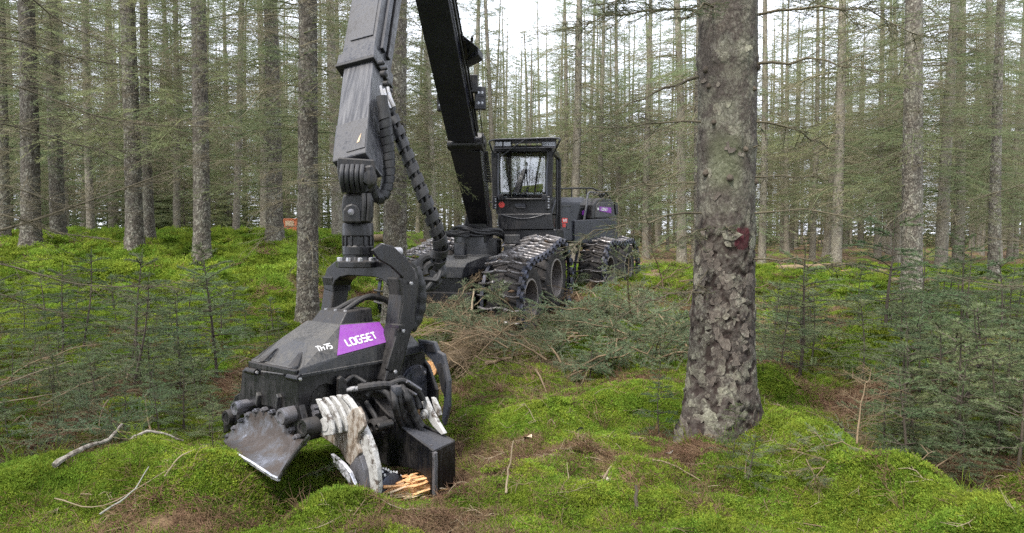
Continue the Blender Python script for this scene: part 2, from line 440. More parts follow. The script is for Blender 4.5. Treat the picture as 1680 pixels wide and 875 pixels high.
def bark(name, dark, mid, lichen, lich=0.5, scale=1.0, red=False, fleck=0.5, bs=0.75):
    t = NT(name); co = t.coord("World")
    v = t.n("ShaderNodeTexVoronoi"); v.inputs["Scale"].default_value = 19 * scale
    warp = t.n("ShaderNodeTexNoise"); warp.inputs["Scale"].default_value = 9; t.l(co, warp.inputs["Vector"])
    cm = t.mix(0.10, t.coord("World", (1, 1, 0.62)), warp.outputs[1]); t.l(cm, v.inputs["Vector"])
    n1 = t.noise(co, 6, 6, 0.65); n2 = t.noise(co, 42 * scale, 5, 0.7); n3 = t.noise(co, 2.2, 5, 0.7)
    c = t.mix(t.ramp(n2, [(0.3, 0.0), (0.7, 1.0)]), dark, mid)
    sep = t.n("ShaderNodeSeparateColor"); t.l(v.outputs["Color"], sep.inputs[0])
    c = t.mix(t.math('MULTIPLY', sep.outputs[0], 0.45), c, mid)
    lf = t.ramp(t.math('ADD', t.math('MULTIPLY', n1, 0.65), t.math('MULTIPLY', n3, 0.5)), [(0.60 - 0.1 * lich, 0.0), (0.74 - 0.1 * lich, 1.0)])
    lf = t.math('MULTIPLY', lf, t.ramp(n2, [(0.35, 0.35), (0.6, 1.0)]))
    c = t.mix(t.math('MULTIPLY', lf, 0.4 + 0.5 * lich), c, lichen)
    v2 = t.n("ShaderNodeTexVoronoi"); v2.inputs["Scale"].default_value = 34 * scale; t.l(cm, v2.inputs["Vector"])
    s2 = t.n("ShaderNodeSeparateColor"); t.l(v2.outputs["Color"], s2.inputs[0])
    fl = t.math('MULTIPLY', t.ramp(s2.outputs[1], [(0.62, 0.0), (0.70, 1.0)]), t.ramp(n1, [(0.42, 0.1), (0.58, 1.0)]))
    c = t.mix(t.math('MULTIPLY', fl, fleck), c, (0.30, 0.29, 0.24))
    dk = t.ramp(v.outputs["Distance"], [(0.30, 0.0), (0.62, 1.0)])
    c = t.mix(t.math('MULTIPLY', dk, 0.75 * fleck), c, tuple(0.45 * q for q in dark))
    if red:   # forester's red paint patch and the green algae below the bend
        a = t.n("ShaderNodeAttribute"); a.attribute_name = 'red'
        c = t.mix(t.math('MULTIPLY', t.ramp(t.math('ADD', a.outputs["Fac"], t.math('MULTIPLY', t.math('SUBTRACT', n2, 0.5), 1.3)), [(0.46, 0.0), (0.54, 1.0)]), 0.9), c, (0.060, 0.010, 0.016))
        a2 = t.n("ShaderNodeAttribute"); a2.attribute_name = 'algae'
        c = t.mix(t.math('MULTIPLY', a2.outputs["Fac"], 0.4), c, (0.13, 0.155, 0.075))
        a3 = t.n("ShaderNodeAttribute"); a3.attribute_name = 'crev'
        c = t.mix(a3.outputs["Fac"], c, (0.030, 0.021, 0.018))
    oi = t.n("ShaderNodeObjectInfo")
    hs = t.n("ShaderNodeHueSaturation"); t.l(c, hs.inputs["Color"]); t.l(t.math('ADD', t.math('MULTIPLY', oi.outputs["Random"], 0.5), 0.78), hs.inputs["Value"])
    h = t.math('ADD', t.math('MULTIPLY', v.outputs["Distance"], -1.0), t.math('MULTIPLY', n2, 0.5))
    t.bump(h, bs, 0.02)
    return t.set(hs.outputs[0], 0.9, 0.0, 0.2)
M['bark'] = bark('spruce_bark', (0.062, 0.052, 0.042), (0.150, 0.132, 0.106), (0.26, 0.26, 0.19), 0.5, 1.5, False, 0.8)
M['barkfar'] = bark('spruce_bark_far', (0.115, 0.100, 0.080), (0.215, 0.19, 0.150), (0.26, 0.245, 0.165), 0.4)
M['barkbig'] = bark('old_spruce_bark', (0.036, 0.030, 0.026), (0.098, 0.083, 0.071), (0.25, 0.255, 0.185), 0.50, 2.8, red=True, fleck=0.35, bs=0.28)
M['plate'] = bark('bark_plate', (0.060, 0.047, 0.041), (0.135, 0.115, 0.096), (0.28, 0.285, 0.205), 0.7, 2.4, False, 0.3, 0.25)

def twig(name, a, b, rough=0.85):
    t = NT(name); n = t.noise(t.coord("World"), 3.0, 4, 0.6); oi = t.n("ShaderNodeObjectInfo")
    f = t.math('ADD', t.math('MULTIPLY', t.ramp(n, [(0.35, 0.0), (0.65, 1.0)]), 0.7), t.math('MULTIPLY', oi.outputs["Random"], 0.3))
    return t.set(t.mix(f, a, b), rough, 0.0, 0.2)
M['twig'] = None   # set below
M['twigdark'] = twig('stem_bark', (0.045, 0.036, 0.030), (0.085, 0.070, 0.052))
M['brash'] = twig('brown_brash', (0.10, 0.073, 0.046), (0.19, 0.140, 0.082))
M['mud'] = twig('packed_mud', (0.075, 0.048, 0.030), (0.19, 0.125, 0.075))
M['pale'] = twig('pale_stick', (0.17, 0.135, 0.085), (0.25, 0.205, 0.14))
M['lichenstick'] = twig('lichen_stick', (0.15, 0.15, 0.13), (0.23, 0.23, 0.20))
def needles(name, a, b, c, trans=0.25):
    t = NT(name); co = t.coord("World"); n = t.noise(co, 1.3, 3, 0.6); n2 = t.noise(co, 14, 3, 0.6); oi = t.n("ShaderNodeObjectInfo")
    col = t.mix(t.ramp(n, [(0.35, 0.0), (0.65, 1.0)]), a, b); col = t.mix(t.ramp(n2, [(0.45, 0.0), (0.8, 0.8)]), col, c)
    hs = t.n("ShaderNodeHueSaturation"); t.l(col, hs.inputs["Color"]); t.l(t.math('ADD', t.math('MULTIPLY', oi.outputs["Random"], 0.5), 0.75), hs.inputs["Value"]); t.l(t.math('ADD', t.math('MULTIPLY', t.math('FRACT', t.math('MULTIPLY', oi.outputs["Random"], 7.3)), 0.045), 0.47), hs.inputs["Hue"])
    t.set(hs.outputs[0], 0.7, 0.0, 0.10)
    tl = t.n("ShaderNodeBsdfTranslucent"); t.l(hs.outputs[0], tl.inputs[0]); mx = t.n("ShaderNodeMixShader"); mx.inputs[0].default_value = trans
    t.l(t.b.outputs[0], mx.inputs[1]); t.l(tl.outputs[0], mx.inputs[2]); t.l(mx.outputs[0], t.out.inputs[0])
    return t.m
M['twig'] = needles('dead_twigs', (0.205, 0.188, 0.122), (0.270, 0.262, 0.155), (0.31, 0.28, 0.19), 0.35)
M['bough'] = twig('dark_bough', (0.060, 0.052, 0.036), (0.125, 0.108, 0.070))
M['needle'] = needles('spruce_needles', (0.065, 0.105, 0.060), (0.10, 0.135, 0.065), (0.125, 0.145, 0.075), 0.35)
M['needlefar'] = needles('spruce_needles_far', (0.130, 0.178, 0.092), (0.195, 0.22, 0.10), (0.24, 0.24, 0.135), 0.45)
M['sapling'] = needles('sapling_needles', (0.078, 0.128, 0.060), (0.130, 0.170, 0.070), (0.20, 0.225, 0.135))
M['cutgreen'] = needles('cut_spruce_needles', (0.085, 0.140, 0.072), (0.14, 0.185, 0.10), (0.21, 0.245, 0.17))
M['mossleaf'] = needles('moss_leaves', (0.130, 0.215, 0.024), (0.235, 0.325, 0.042), (0.060, 0.105, 0.016), 0.4)
M['drygrass'] = needles('dry_litter', (0.16, 0.105, 0.06), (0.24, 0.17, 0.095), (0.09, 0.055, 0.032), 0.2)
def wood():
    t = NT('fresh_wood'); n = t.noise(t.coord("World", (30, 30, 8)), 3, 6, 0.7)
    t.bump(n, 0.6, 0.01); return t.set(t.mix(t.ramp(n, [(0.35, 0.0), (0.65, 1.0)]), (0.50, 0.23, 0.085), (0.68, 0.45, 0.24)), 0.8, 0, 0.2)
M['wood'] = wood()
M['chip'] = twig('wood_chip', (0.45, 0.30, 0.18), (0.6, 0.48, 0.34))
M['deadleaf'] = twig('pale_dead_leaf', (0.30, 0.34, 0.26), (0.36, 0.30, 0.22))
def birch():
    t = NT('pale_branch_bark'); n = t.noise(t.coord("World"), 26, 6, 0.7)
    t.bump(n, 0.5, 0.006); return t.set(t.ramp(n, [(0.38, (0.07, 0.055, 0.045)), (0.52, (0.22, 0.20, 0.17)), (0.7, (0.34, 0.315, 0.28))]), 0.85, 0, 0.2)
M['birch'] = birch()

def ground_mat():
    t = NT('forest_floor'); co = t.coord("World")
    a = t.n("ShaderNodeAttribute"); a.attribute_name = 'litter'
    n = t.noise(co, 2.5, 5, 0.65); n2 = t.noise(co, 45, 4, 0.7); n3 = t.noise(co, 9, 4, 0.65)
    moss = t.mix(t.ramp(n, [(0.35, 0.0), (0.65, 1.0)]), (0.065, 0.105, 0.014), (0.17, 0.235, 0.03))
    moss = t.mix(t.ramp(n2, [(0.35, 0.0), (0.7, 1.0)]), t.mix(0.55, moss, (0.05, 0.08, 0.012)), moss)
    lit = t.mix(t.ramp(n2, [(0.3, 0.0), (0.7, 1.0)]), (0.055, 0.036, 0.022), (0.20, 0.135, 0.078))
    f = t.ramp(t.math('ADD', t.math('MULTIPLY', a.outputs["Fac"], 0.8), t.math('MULTIPLY', n3, 0.35)), [(0.40, 0.0), (0.62, 1.0)])
    t.bump(t.math('ADD', t.math('MULTIPLY', n2, 0.6), n3), 0.9, 0.03)
    return t.set(t.mix(f, moss, lit), 0.95, 0, 0.15)
M['ground'] = ground_mat()
# ================================================================== vegetation generators (vectorised)
def norm(a):
    return a / (np.linalg.norm(a, axis=-1, keepdims=True) + 1e-12)

def seg_tubes(p0, p1, r0, r1, n=3):
    """Separate n-sided tapered tubes for every segment."""
    d = norm(p1 - p0)
    a = np.where(np.abs(d[:, 2:3]) < 0.9, np.array([[0, 0, 1.0]]), np.array([[1.0, 0, 0]]))
    u = norm(np.cross(a, d)); w = np.cross(d, u)
    N = len(p0); ang = np.arange(n) * 2 * PI / n
    c, s_ = np.cos(ang)[None, :, None], np.sin(ang)[None, :, None]
    off = c * u[:, None, :] + s_ * w[:, None, :]
    v = np.concatenate([p0[:, None] + off * np.reshape(r0, (-1, 1, 1)), p1[:, None] + off * np.reshape(r1, (-1, 1, 1))], 1)   # N,2n,3
    b = (np.arange(N) * 2 * n)[:, None]
    q = np.concatenate([np.stack([b[:, 0] + k, b[:, 0] + (k + 1) % n, b[:, 0] + n + (k + 1) % n, b[:, 0] + n + k], 1) for k in range(n)], 0)
    return v.reshape(-1, 3), q

def spikes(p, d, length, width, rng):
    """Thin triangles (needles) from p along d."""
    N = len(p); r = norm(np.cross(d, norm(rng.normal(size=(N, 3)))))
    L = np.reshape(length, (-1, 1)); W = np.reshape(width, (-1, 1))
    v = np.stack([p - r * W / 2, p + r * W / 2, p + d * L], 1).reshape(-1, 3)
    return v, np.arange(N * 3).reshape(-1, 3)

def kites(p, d, length, width, rng):
    """Lens-shaped leaf of two triangles."""
    N = len(p); r = norm(np.cross(d, norm(rng.normal(size=(N, 3)))))
    L = np.reshape(length, (-1, 1)); W = np.reshape(width, (-1, 1))
    v = np.stack([p, p + d * L * 0.45 + r * W / 2, p + d * L, p + d * L * 0.45 - r * W / 2], 1).reshape(-1, 3)
    return v, np.arange(N * 4).reshape(-1, 4)

def needle_twigs(p0, p1, per_m, nlen, nwid, rng, spread=0.9):
    """Needles all round the twigs p0-p1."""
    L = np.linalg.norm(p1 - p0, axis=1); cnt = np.maximum(2, (L * per_m).astype(int))
    idx = np.repeat(np.arange(len(p0)), cnt); t = rng.random(len(idx))[:, None]
    d = norm(p1 - p0)[idx]; p = p0[idx] + (p1 - p0)[idx] * t
    rad = norm(np.cross(d, rng.normal(size=(len(idx), 3))))
    nd = norm(d * (0.75 + 0.3 * rng.random((len(idx), 1))) + rad * spread + np.array([0, 0, 0.12]))
    return spikes(p, nd, nlen * (0.7 + 0.5 * rng.random(len(idx))), nwid, rng)

def branch_lines(z0, az, L, rise, droop, rng, n=5, wob=0.05):
    """Polylines of many branches: array (B, n+1, 3)."""
    B = len(z0); t = np.linspace(0, 1, n + 1)[None, :]
    r = L[:, None] * t
    z = z0[:, None] + rise[:, None] * r - droop[:, None] * L[:, None] * t ** 2
    side = rng.normal(size=(B, 1)) * wob * L[:, None] * t ** 2
    wz = rng.normal(size=(B, n + 1)) * wob * 0.4 * L[:, None] * t
    ca, sa = np.cos(az)[:, None], np.sin(az)[:, None]
    return np.stack([ca * r - sa * side, sa * r + ca * side, z + wz], 2)

def poly_sample(P, t):
    """points and tangents at t (B, k) along polylines P (B, n+1, 3)."""
    n = P.shape[1] - 1; x = np.clip(t * n, 0, n - 1e-6); i = x.astype(int); f = (x - i)[..., None]
    b = np.arange(P.shape[0])[:, None]
    a, c = P[b, i], P[b, i + 1]
    return a + (c - a) * f, norm(c - a)

def side_twigs(P, per, tmin, L, rng, fwd=0.7, down=0.15, taper=0.75, flat=0.35):
    """Side twigs of branches: p0, p1 arrays, longer near the base."""
    B = P.shape[0]; t = tmin + (1 - tmin) * np.sort(rng.random((B, per)), 1)
    p, d = poly_sample(P, t)
    up = np.array([0, 0, 1.0]); side = norm(np.cross(d, up)); sg = np.where(rng.random((B, per, 1)) < 0.5, -1, 1)
    dirn = norm(d * fwd + side * sg + up * (rng.normal(size=(B, per, 1)) * flat - down))
    ll = np.reshape(L, (-1, 1)) * (1 - taper * t) * (0.55 + 0.7 * rng.random((B, per)))
    return p.reshape(-1, 3), (p + dirn * ll[..., None]).reshape(-1, 3)

def polyline_tubes(P, r0, r1, n=3):
    B, m, _ = P.shape; t = np.linspace(0, 1, m)
    rr = np.reshape(r0, (-1, 1)) * (1 - t) + np.reshape(r1, (-1, 1)) * t
    return seg_tubes(P[:, :-1].reshape(-1, 3), P[:, 1:].reshape(-1, 3), rr[:, :-1].ravel(), rr[:, 1:].ravel(), n)

class Soup:
    def __init__(s): s.v = []; s.t = []; s.q = []; s.n = 0
    def add(s, v, f):
        f = np.asarray(f) + s.n; (s.t if f.shape[1] == 3 else s.q).append(f); s.v.append(v); s.n += len(v); return s
    def mesh(s, name, smooth=False):
        return np_mesh(name, np.concatenate(s.v), np.concatenate(s.t) if s.t else None, np.concatenate(s.q) if s.q else None, smooth)

def trunk_mesh(name, H, r0, rng, sides=14, rings=46, top=0.15, flare=0.35, lean=0.0, wob=0.05, rough=0.03):
    zt = np.linspace(0, 1, rings) ** 1.6; z = zt * H - 0.35 * (1 - zt) ** 12
    r = r0 * (top + (1 - top) * (1 - z.clip(0) / H) ** 0.75) + r0 * flare * np.exp(-z.clip(0) / (1.4 * r0))
    ph = rng.random(4) * 6.28
    cx = wob * (np.sin(z * 0.35 + ph[0]) - math.sin(ph[0])) + lean * z; cyy = wob * (np.sin(z * 0.28 + ph[1]) - math.sin(ph[1]))
    a = np.arange(sides) * 2 * PI / sides
    R = r[:, None] * (1 + rough * rng.normal(size=(rings, sides)) + 0.10 * np.exp(-z.clip(0)[:, None] / 0.3) * np.cos(a * 4 + ph[2])[None])
    v = np.stack([cx[:, None] + R * np.cos(a)[None], cyy[:, None] + R * np.sin(a)[None], np.repeat(z[:, None], sides, 1)], 2).reshape(-1, 3)
    i = np.arange(rings - 1)[:, None] * sides; k = np.arange(sides)[None]; k2 = (k + 1) % sides
    q = np.stack([i + k, i + k2, i + sides + k2, i + sides + k], 2).reshape(-1, 4)
    return np_mesh(name, v, None, q, True), (z, cx, cyy, r)

def shift(P, z, prof):
    """moves branch polylines onto the trunk's wobbling axis"""
    zz, cx, cyy, r = prof
    P[:, :, 0] += np.interp(z, zz, cx)[:, None]; P[:, :, 1] += np.interp(z, zz, cyy)[:, None]; return P

def conifer_meshes(seed, H=20, r0=0.16, live=0.5, dead_n=70, live_n=110, dead_len=1.5, live_len=2.0, dead_from=1.3, sides=12, tw=0.004, wid=0.011, dens=1.0, greenlow=0.0, nl=0.065, npm=26, bs=0.8, nt=11):
    rng = np.random.default_rng(seed)
    tm, prof = trunk_mesh("trunk", H, r0, rng, sides, wob=0.06)
    zl = H * live
    # dead lower branches
    z = dead_from + (zl + 2.0 - dead_from) * rng.random(dead_n) ** 0.8
    az = rng.random(dead_n) * 2 * PI
    L = dead_len * (0.35 + 0.8 * rng.random(dead_n)) * (0.6 + 0.6 * (z / zl))
    P = shift(branch_lines(z, az, L, rng.normal(0.02, 0.16, dead_n), rng.uniform(0.05, 0.38, dead_n), rng, 5, 0.10), z, prof)
    s = Soup(); s.add(*polyline_tubes(P, bs * (0.006 + 0.007 * L), bs * 0.003 * np.ones(dead_n)))
    a, b = side_twigs(P, int(nt * dens), 0.12, L * 0.50, rng, 0.6, 0.22, 0.6, 0.35)
    s.add(*seg_tubes(a, b, np.full(len(a), tw), np.full(len(a), tw * 0.5)))
    P2 = np.stack([a, (a + b) / 2 + rng.normal(size=a.shape) * 0.015, b], 1)
    a2, b2 = side_twigs(P2, int(4 * dens), 0.15, np.linalg.norm(b - a, axis=1) * 0.65, rng, 0.6, 0.25, 0.5, 0.4)
    s.add(*seg_tubes(a2, b2, np.full(len(a2), tw * 0.7), np.full(len(a2), tw * 0.4)))
    lb = s.mesh("lower_branches")
    # live crown
    z = zl + (H - 0.3 - zl) * rng.random(live_n) ** 1.05
    az = rng.random(live_n) * 2 * PI
    f = (H - z) / (H - zl)
    L = live_len * (0.15 + 0.95 * f ** 0.7) * (0.7 + 0.45 * rng.random(live_n))
    P = shift(branch_lines(z, az, L, rng.normal(0.12, 0.12, live_n) + 0.5 * (1 - f), rng.uniform(0.2, 0.5, live_n) * f, rng, 5, 0.06), z, prof)
    if greenlow > 0:  # some living sprays hang low
        ng = int(greenlow)
        zg = rng.uniform(2.0, zl, ng); Lg = dead_len * rng.uniform(0.7, 1.3, ng)
        Pg = shift(branch_lines(zg, rng.random(ng) * 2 * PI, Lg, rng.normal(0.1, .1, ng), rng.uniform(0.2, 0.5, ng), rng, 5, 0.08), zg, prof)
        P = np.concatenate([P, Pg]); L = np.concatenate([L, Lg])
    s = Soup(); s.add(*polyline_tubes(P, bs * (0.005 + 0.008 * L), bs * 0.003 * np.ones(len(L))))
    a, b = side_twigs(P, int(13 * dens), 0.12, L * 0.46, rng, 0.75, 0.12, 0.65, 0.22)
    P2 = np.stack([a, (a + b) / 2, b], 1)
    a2, b2 = side_twigs(P2, 3, 0.2, np.linalg.norm(b - a, axis=1) * 0.55, rng, 0.8, 0.1, 0.5, 0.25)
    a = np.concatenate([a, a2]); b = np.concatenate([b, b2])
    s.add(*needle_twigs(a, b, npm * dens, nl, wid, rng, 0.55))
    cr = s.mesh("crown")
    return tm, lb, cr, prof

def sapling_meshes(seed, H=1.0, W=0.42, whorl=0.155, per=5, needle=0.022, wid=0.0036, dense=1.0):
    rng = np.random.default_rng(seed)
    n = max(4, int(H / 0.12)); zz = np.linspace(-0.06, H, n + 1)
    stem = np.stack([0.02 * np.sin(zz * 4 + seed), 0.02 * np.sin(zz * 3 + 2 * seed), zz], 1)
    s = Soup(); s.add(*polyline_tubes(stem[None], np.array([0.0085 + 0.006 * H]), np.array([0.0022]), 5)); 
    zs, azs, Ls = [], [], []
    z = 0.10 * H
    while z < H * 0.97:
        k = per + rng.integers(-1, 3); a0 = rng.random() * 6.28; f = 1 - (z / H) ** 1.25
        for j in range(k):
            zs.append(z + rng.normal() * 0.02); azs.append(a0 + j * 2 * PI / k + rng.normal() * 0.3); Ls.append(W * (0.22 + 0.95 * f) * rng.uniform(0.6, 1.15))
        z += whorl * rng.uniform(0.75, 1.15)
    zs, azs, Ls = map(np.array, (zs, azs, Ls)); B = len(zs)
    P = branch_lines(zs, azs, Ls, rng.normal(0.22, 0.1, B) + 0.5 * (zs / H) ** 3, rng.uniform(0.12, 0.32, B), rng, 4, 0.05)
    s.add(*polyline_tubes(P, np.full(B, 0.0042), np.full(B, 0.0016)))
    a, b = side_twigs(P, int(9 * dense), 0.18, Ls * 0.48, rng, 0.85, 0.03, 0.65, 0.10)
    s.add(*seg_tubes(a, b, np.full(len(a), 0.0016), np.full(len(a), 0.001)))
    st = s.mesh("stem")
    A = np.concatenate([P[:, 1:-1].reshape(-1, 3), a]); Bp = np.concatenate([P[:, 2:].reshape(-1, 3), b])
    ld = np.array([stem[-3]]), np.array([stem[-1] + [0, 0, 0.03]])
    A = np.concatenate([A, ld[0]]); Bp = np.concatenate([Bp, ld[1]])
    f = Soup(); f.add(*needle_twigs(A, Bp, 400 * dense, needle, wid, rng, 0.7))
    return st, f.mesh("foliage")

def spray_meshes(seed, L=1.1, nside=16, green=True, sidelen=0.45, dense=1.0, bend=0.15):
    """One cut branch lying along +X."""
    rng = np.random.default_rng(seed)
    P = branch_lines(np.array([0.03]), np.array([0.0]), np.array([L]), np.array([bend]), np.array([bend * 1.6]), rng, 7, 0.12)
    a, b = side_twigs(P, nside, 0.12, np.array([L * sidelen]), rng, 0.8, 0.05, 0.6, 0.28)
    P2 = np.stack([a, (a + b) / 2 + rng.normal(size=a.shape) * 0.02, b], 1)
    a2, b2 = side_twigs(P2, 6, 0.15, np.linalg.norm(b - a, axis=1) * 0.5, rng, 0.85, 0.05, 0.5, 0.3)
    s = Soup(); s.add(*polyline_tubes(P, np.array([0.006 + 0.007 * L]), np.array([0.003]), 5))
    s.add(*seg_tubes(a, b, np.full(len(a), 0.0034), np.full(len(a), 0.0018)))
    s.add(*seg_tubes(a2, b2, np.full(len(a2), 0.0022), np.full(len(a2), 0.0012)))
    st = s.mesh("stem")
    if not green: return st, None
    f = Soup(); A = np.concatenate([a, a2, P[:, 3:-1].reshape(-1, 3)]); Bp = np.concatenate([b, b2, P[:, 4:].reshape(-1, 3)])
    f.add(*needle_twigs(A, Bp, 300 * dense, 0.023, 0.0046, rng, 0.8))
    return st, f.mesh("foliage")

# ------------------------------------------------------------------ instanced stuff
def scatter(name, pts, sources, scl, rng, normal_tilt=True, label=None):
    """ONE object of kind stuff: geometry nodes set the source meshes on the points."""
    N = len(pts)
    if normal_tilt:
        e = 0.08; gx = (ground(pts[:, 0] + e, pts[:, 1]) - ground(pts[:, 0] - e, pts[:, 1])) / (2 * e)
        gy = (ground(pts[:, 0], pts[:, 1] + e) - ground(pts[:, 0], pts[:, 1] - e)) / (2 * e)
        nrm = norm(np.stack([-gx, -gy, np.ones(N)], 1))
    else:
        nrm = norm(np.stack([rng.normal(size=N) * .25, rng.normal(size=N) * .25, np.ones(N)], 1))
    a = rng.random(N) * 2 * PI; h = np.stack([np.cos(a), np.sin(a), np.zeros(N)], 1)
    x = norm(h - nrm * (h * nrm).sum(1, keepdims=True)); y = np.cross(nrm, x)
    ry = -np.arcsin(np.clip(x[:, 2], -1, 1)); rx = np.arctan2(y[:, 2], nrm[:, 2]); rz = np.arctan2(x[:, 1], x[:, 0])
    me = bpy.data.meshes.new(name); me.vertices.add(N); me.vertices.foreach_set("co", np.asarray(pts, np.float32).ravel())
    at_ = me.attributes.new("rot", 'FLOAT_VECTOR', 'POINT'); at_.data.foreach_set("vector", np.stack([rx, ry, rz], 1).astype(np.float32).ravel())
    at_ = me.attributes.new("scl", 'FLOAT', 'POINT'); at_.data.foreach_set("value", np.asarray(scl, np.float32))
    at_ = me.attributes.new("pick", 'INT', 'POINT'); at_.data.foreach_set("value", rng.integers(0, len(sources), N).astype(np.int32))
    c = bpy.data.collections.new(name + "_kinds")
    for i, (m, mat) in enumerate(sources):
        if not m.materials: m.materials.append(mat)
        o = bpy.data.objects.new("%s_kind_%02d" % (name, i), m); c.objects.link(o)
    o = bpy.data.objects.new(name, me); COL.objects.link(o); o['kind'] = 'stuff'
    if label: o['label'] = label
    g = bpy.data.node_groups.new(name, 'GeometryNodeTree')
    g.interface.new_socket("Geometry", in_out='INPUT', socket_type='NodeSocketGeometry'); g.interface.new_socket("Geometry", in_out='OUTPUT', socket_type='NodeSocketGeometry')
    gi, go = g.nodes.new("NodeGroupInput"), g.nodes.new("NodeGroupOutput")
    ip = g.nodes.new("GeometryNodeInstanceOnPoints"); ci = g.nodes.new("GeometryNodeCollectionInfo"); ci.inputs[0].default_value = c
    ci.inputs["Separate Children"].default_value = True; ci.inputs["Reset Children"].default_value = True
    def na(nm, dt):
        q = g.nodes.new("GeometryNodeInputNamedAttribute"); q.data_type = dt; q.inputs[0].default_value = nm; return q.outputs[0]
    g.links.new(gi.outputs[0], ip.inputs["Points"]); g.links.new(ci.outputs[0], ip.inputs["Instance"]); ip.inputs["Pick Instance"].default_value = True
    g.links.new(na("pick", 'INT'), ip.inputs["Instance Index"]); g.links.new(na("rot", 'FLOAT_VECTOR'), ip.inputs["Rotation"]); g.links.new(na("scl", 'FLOAT'), ip.inputs["Scale"])
    g.links.new(ip.outputs[0], go.inputs[0])
    md = o.modifiers.new("scatter", 'NODES'); md.node_group = g
    return o

# ================================================================== ground
def build_ground():
    # one sheet: fine near the camera, coarser with distance, out to the horizon
    ys = [-14.0]
    while ys[-1] < 900:
        y = ys[-1]
        st = 0.6 if y < 1.5 else 0.035 if y < 9 else 0.07 if y < 16 else 0.16 if y < 30 else 0.6 if y < 90 else 40
        ys.append(y + st)
    ys = np.array(ys)
    us = np.linspace(-1, 1, 321); us = np.sign(us) * np.abs(us) ** 1.25
    w = np.where(ys < 90, 3.6 + 0.95 * np.clip(ys, 0, None), 3.6 + 0.95 * 90 + (ys - 90) * 2)
    w = np.where(ys < 2, 14, w); w = np.maximum(w, 5.5)
    X = us[None, :] * w[:, None]; Y = np.repeat(ys[:, None], len(us), 1)
    Z = ground(X, Y)
    n, m = X.shape
    i = np.arange(n - 1)[:, None] * m + np.arange(m - 1)[None]
    q = np.stack([i, i + 1, i + m + 1, i + m], 2).reshape(-1, 4)
    me = np_mesh("ground", np.stack([X, Y, Z], 2).reshape(-1, 3), None, q, True, {'litter': litter_mask(X, Y).ravel()})
    o = link("ground", me, M['ground']); o['kind'] = 'structure'
build_ground()

def moss_patch(seed, n=230, R=0.085, h=0.020, wid=0.0055):
    rng = np.random.default_rng(seed); r = R * np.sqrt(rng.random(n)); a = rng.random(n) * 2 * PI
    p = np.stack([r * np.cos(a), r * np.sin(a), -0.006 + 0.006 * rng.random(n)], 1)
    d = norm(np.stack([rng.normal(size=n) * .55, rng.normal(size=n) * .55, np.ones(n)], 1))
    s = Soup(); L = h * (0.6 + 0.8 * rng.random(n)); s.add(*kites(p, d, L, wid, rng))
    tip = p + d * L[:, None] * 0.8
    for k in range(2):
        dd = norm(d + rng.normal(size=(n, 3)) * 0.8); s.add(*kites(tip, dd, L * 0.55, wid * 0.9, rng))
    return s.mesh("moss_patch")
def litter_patch(seed, n=70, R=0.10):
    rng = np.random.default_rng(seed); r = R * np.sqrt(rng.random(n)); a = rng.random(n) * 2 * PI
    p = np.stack([r * np.cos(a), r * np.sin(a), 0.004 + 0.012 * rng.random(n)], 1)
    d = norm(np.stack([rng.normal(size=n), rng.normal(size=n), np.abs(rng.normal(size=n)) * .35], 1)); L = rng.uniform(0.02, 0.075, n)
    s = Soup(); s.add(*seg_tubes(p, p + d * L[:, None], np.full(n, 0.0016), np.full(n, 0.0009))); return s.mesh("litter_patch")

def in_view(x, y, m=1.0):
    return (np.abs(x) < 0.72 * y + m) & (y > 2.6)
def spread_points(x0, x1, y0, y1, n, rng):
    p = np.stack([rng.uniform(x0, x1, n), rng.uniform(y0, y1, n)], 1); return p[in_view(p[:, 0], p[:, 1], 0.8)]

def build_floor_cover():
    rng = np.random.default_rng(51)
    src = [(moss_patch(100 + i), M['mossleaf']) for i in range(5)]
    P, S = [], []
    for (y0, y1, n, sc) in ((2.7, 5.2, 11500, 1.0), (5.2, 8, 14000, 1.15), (8, 13, 15000, 1.7), (13, 24, 16000, 2.6)):
        w = 0.72 * y1 + 0.8; p = spread_points(-w, w, y0, y1, n, rng)
        l = litter_mask(p[:, 0], p[:, 1]); keep = rng.random(len(p)) > l * 1.15; p = p[keep]
        P.append(p); S.append(sc * rng.uniform(0.75, 1.3, len(p)))
    p = np.concatenate(P); s = np.concatenate(S); z = ground(p[:, 0], p[:, 1])
    scatter("moss", np.column_stack([p, z]), src, s, rng, True, "bright yellow green moss cushions covering the forest floor")
    src = [(litter_patch(200 + i), M['drygrass']) for i in range(4)]
    P, S = [], []
    for (y0, y1, n, sc) in ((2.7, 6, 9000, 1.0), (6, 11, 12000, 1.4), (11, 20, 9000, 2.2)):
        w = 0.72 * y1 + 0.8; p = spread_points(-w, w, y0, y1, n, rng)
        l = litter_mask(p[:, 0], p[:, 1]); p = p[rng.random(len(p)) < l * 0.9 + 0.07]; P.append(p); S.append(sc * rng.uniform(0.6, 1.3, len(p)))
    p = np.concatenate(P); s = np.concatenate(S); z = ground(p[:, 0], p[:, 1])
    scatter("needle_litter", np.column_stack([p, z]), src, s, rng, True, "brown fallen needles and twig bits littering the moss")
build_floor_cover()

# ================================================================== the forest
def place_tree(proto, x, y, rz, sc, label, group, z=None, cat='tree'):
    t = copy_tree(proto, None, (x, y, (gz(x, y) if z is None else z) - 0.03), rz, sc)
    tag(t, label, cat, group); return t
def make_tree(seed, barkm, needm, twigm, **kw):
    tm, lb, cr, prof = conifer_meshes(seed, **kw)
    r = empty("spruce_tree"); link("trunk", tm, barkm, r); link("lower_branches", lb, twigm, r); link("crown", cr, needm, r)
    return r

